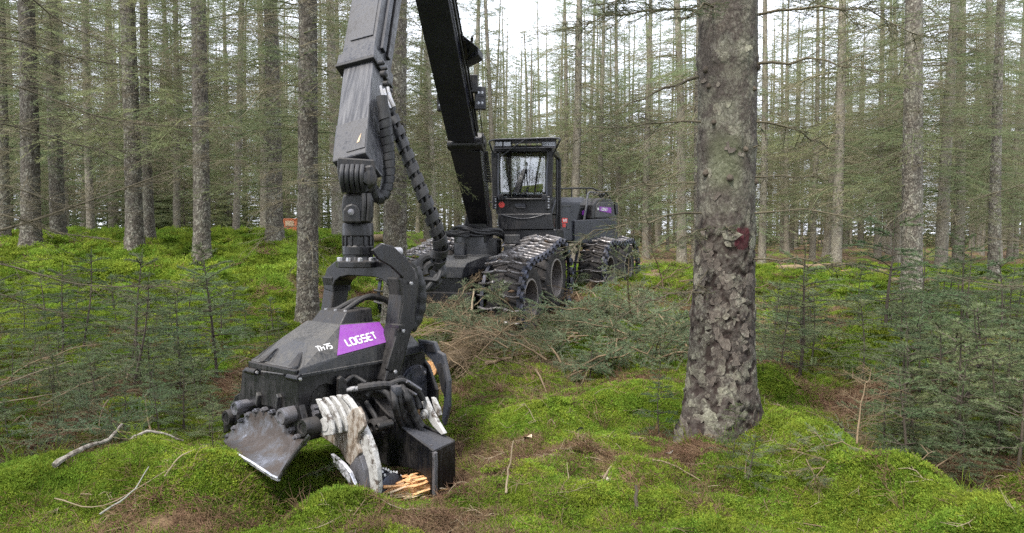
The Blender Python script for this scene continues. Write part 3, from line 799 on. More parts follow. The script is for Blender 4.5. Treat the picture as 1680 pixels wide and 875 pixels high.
T_MARKS = [(25, "by the photo's border"), (75, "beside the pale mottled trunk"), (125, "past the dark trunk on the bank"), (185, "before the twin trunks"), (270, "past the twin trunks"), (335, "behind the drooping spruce"), (395, "between drooping spruce and grey spruce"), (450, "behind the grey spruce by the crate"), (500, "behind the rough dark trunk"), (555, "close beside the outer boom"), (600, "behind the outer boom"),
           (650, "behind the trunk at the crane"), (690, "behind the hose bundle"), (745, "behind the inner boom"), (790, "beside the boom's work lamp"), (835, "over the cab's roof guard"), (880, "over the cab roof corner"), (925, "beside the cab's side window"), (985, "above the engine hood"), (1040, "past the engine hood's tail"), (1090, "beside the thick trunk's shaded flank"), (1180, "behind the thick flaky trunk"),
           (1265, "past the red paint patch"), (1333, "at the sky gap past the thick trunk"), (1375, "around the tall smooth spruce"), (1430, "between smooth and big flaky spruce"), (1497, "behind the big flaky spruce"), (1560, "around the stout dark spruce"), (1610, "past the stout dark spruce"), (1660, "by the photo's far border")]
def tree_label(px, y, sc, what="spruce"):
    m = min(T_MARKS, key=lambda q: abs(q[0] - px))[1]
    return "%s %s %s, %s" % ("slim" if sc < .82 else "medium" if sc < 1.02 else "stout", what, m, "front rows" if y < 30 else "middle rows" if y < 43 else "back rows")

def build_forest():
    rng = np.random.default_rng(77)
    protos = []
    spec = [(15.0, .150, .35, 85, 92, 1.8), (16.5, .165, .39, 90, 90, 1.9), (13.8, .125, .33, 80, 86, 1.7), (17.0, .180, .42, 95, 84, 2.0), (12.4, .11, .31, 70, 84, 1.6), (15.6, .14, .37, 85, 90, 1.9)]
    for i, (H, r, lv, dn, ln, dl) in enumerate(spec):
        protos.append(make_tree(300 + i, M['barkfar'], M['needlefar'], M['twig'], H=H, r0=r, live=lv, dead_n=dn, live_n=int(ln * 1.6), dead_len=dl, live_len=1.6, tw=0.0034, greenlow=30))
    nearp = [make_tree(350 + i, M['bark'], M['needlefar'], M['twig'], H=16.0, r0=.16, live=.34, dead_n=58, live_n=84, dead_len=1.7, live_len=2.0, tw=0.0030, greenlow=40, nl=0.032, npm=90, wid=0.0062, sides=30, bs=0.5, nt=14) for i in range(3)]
    # trees that the photograph shows one by one: pixel of the base, distance, trunk radius, label
    named = [
        (503, 11.5, .165, "dark rough spruce trunk just behind the purple-labelled harvesting head"),
        (648, 12.6, .205, "thick spruce trunk standing behind the raised crane boom"),
        (451, 17.0, .180, "straight grey spruce beside the small orange crate"),
        (331, 15.0, .165, "lichen-flecked spruce with dense drooping sprays on the mossy bank"),
        (221, 15.5, .170, "pale spruce in front of its thinner twin on the mossy bank"),
        (246, 17.0, .115, "thin spruce tucked close behind a pale thicker trunk"),
        (51, 16.0, .190, "pale mottled spruce nearest the edge of the mossy bank"),
        (97, 19.0, .180, "dark spruce between the pale mottled one and the twin trunks"),
        (6, 17.5, .150, "shaded spruce cut by the photo's left border"),
        (150, 22.0, .12, "slender spruce behind the mossy bank near the dark spruce"),
        (290, 24.0, .12, "slender spruce in the gap between twin trunks and drooping spruce"),
        (1497, 15.0, .200, "big flaky spruce rising out of the sapling thicket"),
        (1372, 24.0, .175, "tall smooth spruce left of the big flaky one"),
        (1333, 29.0, .12, "slim pale spruce with a clear sky gap beside it"),
        (1545, 22.0, .18, "dark spruce in front of the bright clearing"),
        (1572, 27.0, .20, "stout dark spruce bordering the bright clearing"),
        (1632, 17.5, .13, "spruce near the photo's right border with dark upper bark"),
        (1150, 14.5, .13, "spruce half hidden by the thick flaky trunk"),
        (1060, 30.0, .15, "spruce rising beyond the engine hood"),
        (985, 32.0, .14, "pale spruce directly behind the engine hood"),
        (1015, 36.0, .15, "darker spruce standing beyond the hood in the far stand"),
        (925, 34.0, .13, "slender spruce seen past the cab's side window"),
        (560, 27.0, .12, "slender spruce seen below the crane's outer boom"),
        (700, 30.0, .13, "slender spruce between the hose bundle and the inner boom"),
        (1250, 26.0, .14, "spruce just right of the thick flaky trunk"),
        (1290, 38.0, .14, "distant spruce over the far mossy clearing"),
        (1440, 31.0, .15, "spruce between the tall smooth one and the big flaky one"),
    ]
    taken = []; i = 0
    for px, Y, r, lab in named:
        x = at(px, 400, Y)[0]; p = protos[i % 6] if Y > 20 else nearp[i % 3]
        base_r = spec[i % 6][1] if Y > 20 else .16
        s = r / base_r; taken.append((x, Y, r)); i += 1
        t = place_tree(p, x, Y, rng.random() * 6.28, (s, s, max(0.8, min(1.15, s))), lab, None)
        if px == 648:
            for c in t.children:
                if not c.name.startswith("trunk"): c.scale = (.55, .55, 1)
        if Y < 20:
            for c in t.children:
                if c.name.startswith("trunk"):
                    c.data = trunk_mesh("trunk", 16.0, base_r, np.random.default_rng(900 + i), 30, 220, wob=0.05, rough=0.04)[0]; c.data.materials.append(M['bark'])
    # the rest of the stand
    n = 0; tries = 0; far = []
    sectors = lambda px: ("slender spruce in the dark stand beyond the mossy bank" if px < 420 else "slender spruce in the stand seen around the raised crane" if px < 800 else
                          "slender spruce in the bright stand beyond the harvester" if px < 1130 else "slender spruce in the hazy stand past the thick flaky trunk" if px < 1420 else "slender spruce in the stand beyond the sapling thicket")
    groups = lambda px: ("stand beyond the mossy bank" if px < 420 else "stand around the crane" if px < 800 else "stand beyond the harvester" if px < 1130 else "stand past the thick trunk" if px < 1420 else "stand beyond the thicket")
    while tries < 5200 and n < 225:
        tries += 1
        y = 18 + 56 * rng.random() ** 0.75; x = rng.uniform(-1, 1) * (0.74 * y + 3)
        px = CX + x / y * FPX
        if px < 430 and y < 20: continue
        if y < 24 and px > 560: continue
        if 1130 < px < 1560 and y < 25: continue
        if 640 < px < 1110 and y < 27: continue
        if 110 < px < 430 and y > 24 and rng.random() < .8: continue
        if 1245 < px < 1330 and y < 48 and rng.random() < .6: continue
        if 1505 < px < 1540: continue                       # the clearing
        if -2 < x < 5 and y < 26: continue
        if any((x - a) ** 2 + (y - b) ** 2 < (2.7 if y < 45 else 3.1) ** 2 for a, b, _ in taken): continue
        taken.append((x, y, .15))
        sc = rng.uniform(0.62, 1.22)
        if n < 235 and y < 58:
            place_tree(protos[rng.integers(0, 6)], x, y, rng.random() * 6.28, (sc, sc, rng.uniform(0.82, 1.1)), tree_label(px, y, sc), groups(px)).rotation_euler = (rng.normal() * .022, rng.normal() * .022, rng.random() * 6.28)
            n += 1
        else: far.append((x, y))
    # unseen trees added round and behind the camera to block light and shade the clearing
    for k, (x, y) in enumerate([(-6.5, 1.0), (-4.2, -3.2), (-8.5, -4.5), (-1.2, -5.2), (2.6, -4.4), (5.8, -2.2), (6.8, 2.0), (9.5, -5.0), (4.4, -8.2), (-5.6, -8.4), (0.4, -9.6), (-10.5, 0.5), (11.0, .6), (-9.0, 5.2), (9.2, 5.6), (7.8, -9.5)]):
        sc = rng.uniform(.85, 1.15); place_tree(protos[k % 6], x, y, rng.random() * 6.28, (sc, sc, 1.0), "added unseen spruce, shading the clearing from behind the photographer, outside the picture", "added shade spruces behind the photographer")
    # trees outside the frame that the overhanging boughs belong to, and two more that shade the floor
    for p in protos + nearp:
        for c in list(p.children): bpy.data.objects.remove(c)
        bpy.data.objects.remove(p)
    # the far wood, one mass
    rngf = np.random.default_rng(5); far = np.array(far + [(rngf.uniform(-1, 1) * 70, rngf.uniform(62, 84)) for _ in range(80)])
    srcs = []
    for i in range(3):
        tm, lb, cr, _ = conifer_meshes(400 + i, H=18, r0=0.15, live=.42, dead_n=130, live_n=60, dead_len=2.2, live_len=2.1, tw=0.010, wid=0.03, dens=0.62, dead_from=0.3, sides=7)
        s = []
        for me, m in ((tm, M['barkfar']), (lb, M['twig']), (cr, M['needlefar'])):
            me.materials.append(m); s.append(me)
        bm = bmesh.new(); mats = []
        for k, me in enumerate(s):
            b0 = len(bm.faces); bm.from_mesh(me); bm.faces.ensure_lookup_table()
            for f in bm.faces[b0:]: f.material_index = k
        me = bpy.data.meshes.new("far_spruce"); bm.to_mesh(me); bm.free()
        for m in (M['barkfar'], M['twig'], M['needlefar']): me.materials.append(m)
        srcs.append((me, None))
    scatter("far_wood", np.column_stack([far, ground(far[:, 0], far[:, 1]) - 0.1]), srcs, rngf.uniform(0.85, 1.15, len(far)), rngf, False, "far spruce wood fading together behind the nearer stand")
    bpy.data.objects["far_wood"].data.attributes["rot"].data.foreach_set("vector", np.column_stack([np.zeros(len(far)), np.zeros(len(far)), rngf.random(len(far)) * 6.28]).astype(np.float32).ravel())
    fu = [sapling_meshes(520 + i, H=3.4, W=1.2, whorl=0.4, per=6, needle=0.07, wid=0.02, dense=0.4) for i in range(2)]
    p = np.column_stack([rngf.uniform(-66, 66, 190), rngf.uniform(60, 86, 190)])
    scatter("far_undergrowth", np.column_stack([p, ground(p[:, 0], p[:, 1])]), [(fo, M['needlefar']) for st, fo in fu], rngf.uniform(.7, 1.5, 190), rngf, False, "dim green undergrowth closing the gaps at the foot of the far wood")
    # low understorey along the far edge: young spruces of head height and more
    und = [sapling_meshes(500 + i, H=3.2, W=1.1, whorl=0.30, per=6, needle=0.05, wid=0.012, dense=0.5) for i in range(3)]
    ps = []
    for st, fo in und:
        r = empty("young_spruce"); link("stem", st, M['twigdark'], r); link("foliage", fo, M['needlefar'], r); ps.append(r)
    spots = [(rng.uniform(-0.66, -0.30) * y, y) for y in rng.uniform(23, 42, 30)] + [(rng.uniform(-.62, .66) * y, y) for y in rng.uniform(40, 62, 95)]
    for x, y in spots:
        px = CX + x / y * FPX
        left = px < 440
        place_tree(ps[rng.integers(0, 3)], x, y, rng.random() * 6.28, rng.uniform(0.6, 1.5) * (1.35 if left and y < 42 else 0.9), tree_label(px, y, rng.uniform(.6, 1.2), "bushy young spruce"), "young spruces behind the bank" if left else "young spruces under the far stand")
    for p in ps:
        for c in list(p.children): bpy.data.objects.remove(c)
        bpy.data.objects.remove(p)
build_forest()

# ------------------------------------------------------------------ the thick flaky spruce
def build_big_tree():
    rng = np.random.default_rng(12)
    bx, by, H, r0 = 1.545, 5.5, 19.0, 0.232
    root = empty("flaky_spruce", (bx, by, gz(bx, by) - 0.05)); z0 = root.location.z
    tag(root, "thick flaky-barked spruce with a dark red paint patch, standing alone in the moss", "tree")
    # trunk: dense rings where the picture shows it
    z = np.concatenate([np.linspace(-0.2, 4.2, 330), np.linspace(4.25, H, 40)]); a = np.linspace(0, 2 * PI, 145)[:-1]
    zc = z.clip(0)
    rz = r0 * (0.14 + 0.86 * (1 - zc / H) ** 0.9) * (1 + 0.03 * np.sin(zc * 2.2 + 1)) + 0.11 * np.exp(-zc / 0.26)
    cx = 0.018 * np.sin(zc * 1.1) + 0.012 * zc; cyy = 0.012 * np.sin(zc * 0.9 + 1)
    A, Z = np.meshgrid(a, z)
    R = np.repeat(rz[:, None], len(a), 1)
    root_l = np.exp(-zc / 0.20)[:, None] * (0.055 * np.cos(3 * A + 0.6) + 0.03 * np.cos(5 * A + 2))
    # plates: worley cells on the unrolled bark
    ux, uz = A * r0, Z
    cs = 0.046; best = np.full(A.shape, 9.0); second = best.copy(); cid = np.zeros(A.shape)
    nper = int(round(2 * PI * r0 / cs)); cw = 2 * PI * r0 / nper
    jit = rng.random((nper, 160, 2)); val = rng.random((nper, 160))
    gi = np.floor(ux / cw).astype(int); gj = np.floor((uz + 0.5) / (cs * 1.25)).astype(int)
    for di in (-1, 0, 1):
        for dj in (-1, 0, 1):
            ii = (gi + di); jj = np.clip(gj + dj, 0, 159); im = ii % nper
            px_ = (ii + jit[im, jj, 0]) * cw; pz_ = (jj + jit[im, jj, 1]) * cs * 1.25 - 0.5
            d = np.hypot(ux - px_, (uz - pz_) / 1.2); nb = d < best
            second = np.where(nb, best, np.minimum(second, d)); cid = np.where(nb, val[im, jj], cid); best = np.where(nb, d, best)
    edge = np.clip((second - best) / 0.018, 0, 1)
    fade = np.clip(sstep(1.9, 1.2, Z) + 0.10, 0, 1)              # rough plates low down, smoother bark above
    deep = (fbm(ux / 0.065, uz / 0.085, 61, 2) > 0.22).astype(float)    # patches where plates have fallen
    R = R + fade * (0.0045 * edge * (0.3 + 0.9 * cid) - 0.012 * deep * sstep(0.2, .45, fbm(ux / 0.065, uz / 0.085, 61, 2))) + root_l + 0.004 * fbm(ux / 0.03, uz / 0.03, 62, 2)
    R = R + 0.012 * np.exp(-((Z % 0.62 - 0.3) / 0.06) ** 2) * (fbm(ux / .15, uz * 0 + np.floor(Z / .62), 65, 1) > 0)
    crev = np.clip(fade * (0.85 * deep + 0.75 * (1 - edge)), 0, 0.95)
    X = cx[:, None] + R * np.cos(A); Y = cyy[:, None] + R * np.sin(A)
    n, m = X.shape; i = np.arange(n - 1)[:, None] * m; k = np.arange(m)[None]; k2 = (k + 1) % m
    q = np.stack([i + k, i + k2, i + m + k2, i + m + k], 2).reshape(-1, 4)
    wz = Z + z0
    # the red patch: pixel (1215, 392); algae: (1185, 255)
    cam_a = math.atan2(-by, -bx)
    def patch(px, py, w, h):
        p = at(px, py, by - r0); ang = (math.atan2(p[1] - by, p[0] - bx)); da = (A - ang + PI) % (2 * PI) - PI
        return np.exp(-((da * r0) / w) ** 4 - ((wz - p[2]) / h) ** 4)
    red = patch(1214, 392, 0.072, 0.088); algae = np.clip(patch(1180, 262, 0.14, 0.2), 0, 1)
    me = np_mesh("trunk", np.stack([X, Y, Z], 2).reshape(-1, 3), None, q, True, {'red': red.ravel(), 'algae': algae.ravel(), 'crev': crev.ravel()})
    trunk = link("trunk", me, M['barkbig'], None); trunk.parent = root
    # loose bark plates standing off the trunk
    pms = []
    for s in range(9):
        r = np.random.default_rng(700 + s); k = 9; ang = np.arange(k) * 2 * PI / k
        rad = (0.55 + 0.75 * r.random(k)); px_ = 0.024 * rad * np.cos(ang); pz_ = 0.030 * rad * np.sin(ang)
        kk = r.uniform(.0, .30); curl = lambda x, zz: 0.003 + kk * 0.30 * np.maximum(-zz, 0) + kk * .1 * np.abs(x)
        v = [(0, 0.0035, 0)] + [(x, curl(x, zz), zz) for x, zz in zip(px_, pz_)] + [(0, 0.0, 0)] + [(x, curl(x, zz) - 0.003, zz) for x, zz in zip(px_, pz_)]
        f = [(0, 1 + (j + 1) % k, 1 + j) for j in range(k)] + [(k + 1, k + 2 + j, k + 2 + (j + 1) % k) for j in range(k)] + [(1 + j, 1 + (j + 1) % k, k + 2 + (j + 1) % k, k + 2 + j) for j in range(k)]
        pm = bpy.data.meshes.new("bark_plate"); pm.from_pydata(v, [], f); pm.validate(); pm.materials.append(M['plate']); pms.append(pm)
    cnt = 0
    while cnt < 210:
        zz = rng.uniform(0.02, 1.55) if rng.random() < 0.90 else rng.uniform(1.5, 3.6)
        an = cam_a + rng.normal() * 0.85
        if abs(an - cam_a) > 1.65: continue
        ia = int(((an % (2 * PI)) / (2 * PI)) * m) % m; iz = int(np.argmin(np.abs(z - zz)))
        if deep[iz, ia] > 0.5 and rng.random() < 0.7: continue
        if red[iz, ia] > 0.3: continue
        o = bpy.data.objects.new("bark_plate", pms[rng.integers(0, 9)]); COL.objects.link(o); o.parent = trunk
        rr = R[iz, ia] - 0.003
        o.location = (cx[iz] + rr * math.cos(an), cyy[iz] + rr * math.sin(an), zz)
        o.rotation_euler = (rng.normal() * 0.06, rng.normal() * 0.6, an - PI / 2)
        s = rng.uniform(0.55, 1.75) ** 1.15 * (1.0 if zz < 1.8 else 0.8); o.scale = (s, rng.uniform(0.8, 1.3), s * rng.uniform(0.7, 1.3)); cnt += 1
    # knots, snags, living and dead boughs
    def bough(p0, az, L, rise, droop, r, green, seed, den=1.0, name="branch"):
        rg = np.random.default_rng(seed)
        P = branch_lines(np.array([0.0]), np.array([az]), np.array([L]), np.array([rise]), np.array([droop]), rg, 7, 0.10) + np.asarray(p0)
        s = Soup(); s.add(*polyline_tubes(P, np.array([r]), np.array([max(0.003, r * .2)]), 6))
        a_, b_ = side_twigs(P, int(16 * L * den) + 3, 0.12, np.array([L * 0.42]), rg, 0.7, 0.12, 0.6, 0.32)
        P2 = np.stack([a_, (a_ + b_) / 2 + rg.normal(size=a_.shape) * 0.02, b_], 1); a2, b2 = side_twigs(P2, int(6 * den), 0.15, np.linalg.norm(b_ - a_, axis=1) * 0.55, rg, 0.7, 0.15, 0.5, 0.35)
        s.add(*seg_tubes(a_, b_, np.full(len(a_), 0.0035), np.full(len(a_), 0.0018))); s.add(*seg_tubes(a2, b2, np.full(len(a2), 0.002), np.full(len(a2), 0.001)))
        o = link(name, s.mesh(name), M['bough'], None); o.parent = root
        if green:
            f = Soup(); f.add(*needle_twigs(np.concatenate([a_, a2]), np.concatenate([b_, b2]), 150 * green, 0.02, 0.0028, rg, 0.75)); fo = link("foliage", f.mesh("foliage"), M['needle'], None); fo.parent = o
        return o
    loc = lambda px, py: at(px, py, by - 0.1) - np.array([bx, by, z0])
    def bw(px, py, az, L, rise, droop, r, green, seed, den=1.0): bough(loc(px, py), az, L, rise, droop, r, green, seed, den)
    bw(1146, 126, PI - 0.15, 0.55, -0.30, 0.1, 0.013, 0, 1, .3)      # the bare snag to the left
    bw(1240, 105, -0.5, 0.8, 0.05, 0.25, 0.012, .5, 2); bw(1238, 200, 0.2, 0.7, .0, .2, .01, .5, 3); bw(1150, 350, PI + 0.4, 1.0, -.05, .12, .009, .7, 4, 1.3)
    bw(1238, 350, -0.35, 0.75, 0.1, .15, .009, .7, 5, 1.3); bw(1190, 372, -PI / 2 - .3, 0.32, .0, .1, .008, .8, 6); bw(1150, 200, PI - .2, .9, .1, .2, .009, .3, 7)
    bw(1160, 375, PI + 0.9, 0.6, -.05, .2, .008, .6, 8, 1.3); bw(1236, 290, -0.2, .5, .0, .05, .008, 0.2, 9); bw(1225, 245, -1.0, .14, .1, .0, .010, 0, 10, .3)
    bw(1150, 20, PI + .2, 1.0, .1, .3, .011, 1.0, 11, 1.4); bw(1175, 15, -PI / 2 - .6, .6, .0, .35, .009, 1.1, 12, 1.5); bw(1240, 25, -.5, 1.0, .1, .3, .011, 1.0, 13, 1.4)
    bw(1150, -30, PI + .6, .9, .0, .4, .01, 1.0, 14, 1.5); bw(1220, -20, -PI / 2 + .2, .7, .0, .4, .01, 1., 15, 1.5); bw(1150, 480, PI + .3, .6, .0, .2, .007, .2, 16, 1.2); bw(1140, 300, PI + .1, .7, .05, .15, .008, .4, 17, 1.2)
    bw(1236, 425, -.1, .7, .0, .1, .008, .2, 18); bw(1165, 440, PI + 1.0, .5, -.3, .2, .006, .2, 19)
    for k, (px, py, r) in enumerate([(1148, 112, .045), (1238, 108, .05), (1150, 282, .04), (1186, 292, .035), (1232, 296, .035), (1215, 145, .03), (1200, 245, .03), (1170, 200, .03), (1160, 140, .035)]):
        p = loc(px, py); d = np.array([p[0], p[1] , 0]); d = d / (np.linalg.norm(d) + 1e-9); c = np.array([cx[200], cyy[200], p[2]]) + d * 0.205
        b = MB(); b.lathe(c - d * 0.035, d + np.array([.1 * math.sin(k), 0, -.35]), [(r, 0), (r * .8, .03), (r * .55, .05), (r * .3, 0.062), (0.004, .064)], 7); kn = b.build("knot", M['twigdark'], None, 40); kn.parent = root
    # high crown above the frame
    tm, lb, cr, prof = conifer_meshes(333, H=H, r0=r0, live=.45, dead_n=30, live_n=110, dead_len=1.6, live_len=2.2, dead_from=4.6)
    for nm, me_, m_ in (("lower_branches", lb, M['twig']), ("crown", cr, M['needle'])):
        o = link(nm, me_, m_, None); o.parent = root
build_big_tree()
# ================================================================== saplings, cut branches, sticks
def place(proto, x, y, rz, sc, label, group, cat, dz=0.0, tilt=(0, 0), z=None):
    t = copy_tree(proto, None, (x, y, (gz(x, y) if z is None else z) + dz), rz, sc)
    t.rotation_euler = (tilt[0], tilt[1], rz); tag(t, label, cat, group); return t
def drop(p):
    for c in list(p.children): bpy.data.objects.remove(c)
    bpy.data.objects.remove(p)

S_MARKS = [(20, "by the photo's border"), (90, "above the pale fallen branch"), (150, "over the pale fallen branch's tip"), (218, "around the tall dark-stemmed sapling"), (290, "past the tall dark-stemmed sapling"), (350, "below the drooping spruce"), (410, "below the grey spruce"), (470, "behind the cutting head's hood"),
           (950, "among the green cut boughs"), (1010, "before the rear steel track"), (1070, "past the green cut boughs"), (1120, "against the thick flaky trunk"), (1265, "close past the thick flaky trunk"), (1330, "between flaky trunk and round moss mound"), (1400, "around the round moss mound"), (1470, "below the big flaky spruce"),
           (1540, "below the bright clearing"), (1600, "below the stout dark spruce"), (1660, "by the photo's far border")]
def sap_label(px, y, h):
    m = min(S_MARKS, key=lambda q: abs(q[0] - px))[1]
    size = "low" if h < .55 else "knee-high" if h < .8 else "waist-high" if h < 1.15 else "tall thin"
    row = "front row" if y < 6.3 else "second row" if y < 8 else "middle row" if y < 10.5 else "back row"
    return "%s blue-green spruce sapling in the %s %s" % (size, row, m)

def build_saplings():
    rng = np.random.default_rng(31)
    protos = []
    for i, (H, W, d) in enumerate([(0.95, .40, 1.0), (0.72, .36, 1.0), (1.25, .46, .9), (0.55, .32, 1.0), (1.0, .48, 1.0)]):
        st, fo = sapling_meshes(600 + i, H, W, dense=d); r = empty("spruce_sapling"); link("stem", st, M['twigdark'], r); link("foliage", fo, M['sapling'], r); protos.append((r, H))
    def put(x, y, h, label, group):
        k = int(rng.integers(0, 5)) if h < 1.05 else [0, 2, 4][int(rng.integers(0, 3))]
        p, H = protos[k]; s = h / H
        if group: label = sap_label(CX + x / y * FPX, y, h)
        return place(p, x, y, rng.random() * 6.28, (s * rng.uniform(.9, 1.15), s * rng.uniform(.9, 1.15), s), label, group, "sapling", -0.01, (rng.normal() * .06, rng.normal() * .06))
    taken = []
    def zone(n, fx, hmin, hmax, label, group, dmin):
        c = 0; tr = 0
        while c < n and tr < n * 30:
            tr += 1; x, y = fx()
            if any((x - a) ** 2 + (y - b) ** 2 < dmin ** 2 for a, b in taken): continue
            if math.hypot(x - 1.545, y - 5.5) < .45: continue
            # keep the mossy mounds clear
            if any(math.hypot((x - mx) / (rx * .7), (y - my) / (ry * .7)) < 1 for mx, my, rx, ry, h in MOUNDS[:8]): continue
            px = CX + x / y * FPX; h = rng.uniform(hmin, hmax)
            if 1345 < px < 1475 and 5.5 < y < 8.0: continue
            if 1235 < px < 1460 and y > 8: h *= .6
            taken.append((x, y)); put(x, y, h, label, group); c += 1
    def right_far():
        y = rng.uniform(7.5, 14.5); px = rng.uniform(1255, 1720); return (px - CX) / FPX * y, y
    def right_near():
        y = rng.uniform(5.2, 8.0); px = rng.uniform(1400, 1740) - (y - 6) * 12; return (px - CX) / FPX * y, y
    zone(40, right_near, .45, 0.9, "blue-green spruce sapling in the near side of the thicket past the long moss ridge", "saplings in the near thicket", .22)
    zone(76, right_far, .45, .95, "spruce sapling in the dense thicket beyond the round bright moss mound", "saplings in the far thicket", .26)
    def left_far():
        y = rng.uniform(7.0, 12.0); px = rng.uniform(-60, 470); return (px - CX) / FPX * y, y
    def left_near():
        y = rng.uniform(5.3, 7.0); px = rng.uniform(-60, 400); return (px - CX) / FPX * y, y
    zone(36, left_far, .35, .75, "small spruce sapling on the slope below the mossy bank", "saplings below the mossy bank", .3)
    zone(34, left_near, .3, .6, "low spruce sapling beside the pale fallen branch", "saplings near the pale branch", .3)
    def mid():
        y = rng.uniform(7.0, 12.5); px = rng.uniform(930, 1130); return (px - CX) / FPX * y, y
    zone(9, mid, .3, .7, "thin spruce sapling in the moss between the tracks and the flaky trunk", "saplings between tracks and trunk", .3)
    def right_tall():
        y = rng.uniform(7.0, 13); px = rng.uniform(1250, 1700); return (px - CX) / FPX * y, y
    zone(11, right_tall, 1.2, 1.75, "tall airy spruce sapling rising above the thicket past the flaky trunk", "tall saplings of the thicket", .4)
    def left_tall():
        y = rng.uniform(6.5, 11); px = rng.uniform(-20, 440); return (px - CX) / FPX * y, y
    zone(9, left_tall, .95, 1.5, "tall thin spruce sapling on the slope below the mossy bank", "tall saplings on the slope", .4)
    # the ones that stand out
    for px, py, Y, h, lab in [(218, 585, 6.7, 1.18, "tall spruce sapling with dark bare stem rising above its neighbours on the slope"), (1285, 600, 7.4, .85, "slender sapling with a clear dark stem beside the flaky trunk"),
                              (1418, 600, 7.2, .95, "sapling with a dark leader behind the round moss mound"), (1585, 690, 5.6, .8, "wide sapling with spreading branch tiers near the end of the moss ridge"), (1205, 730, 4.85, .42, "knee-high dark sapling at the foot of the flaky trunk"),
                              (968, 600, 8.2, .6, "lone wispy sapling before the green cut boughs"), (1640, 520, 9.0, 1.5, "tallest sapling of the thicket with a dark stem"), (1230, 780, 4.45, .30, "small bluish sapling with brown dead twigs on the moss ridge's near slope"),
                              (1085, 690, 5.7, .55, "spindly sapling with a thin bare stem standing beside the flaky trunk"), (545, 560, 8.0, .7, "sapling between the rough trunk and the cutting head"), (1475, 770, 4.5, .28, "tiny sapling with upright bluish tips past the moss ridge"),
                              (1505, 690, 5.5, .75, "bushy sapling directly above the lower moss ridge")]:
        x = at(px, 500, Y)[0]; put(x, Y, h, lab, None)
    for p, _ in protos: drop(p)
build_saplings()

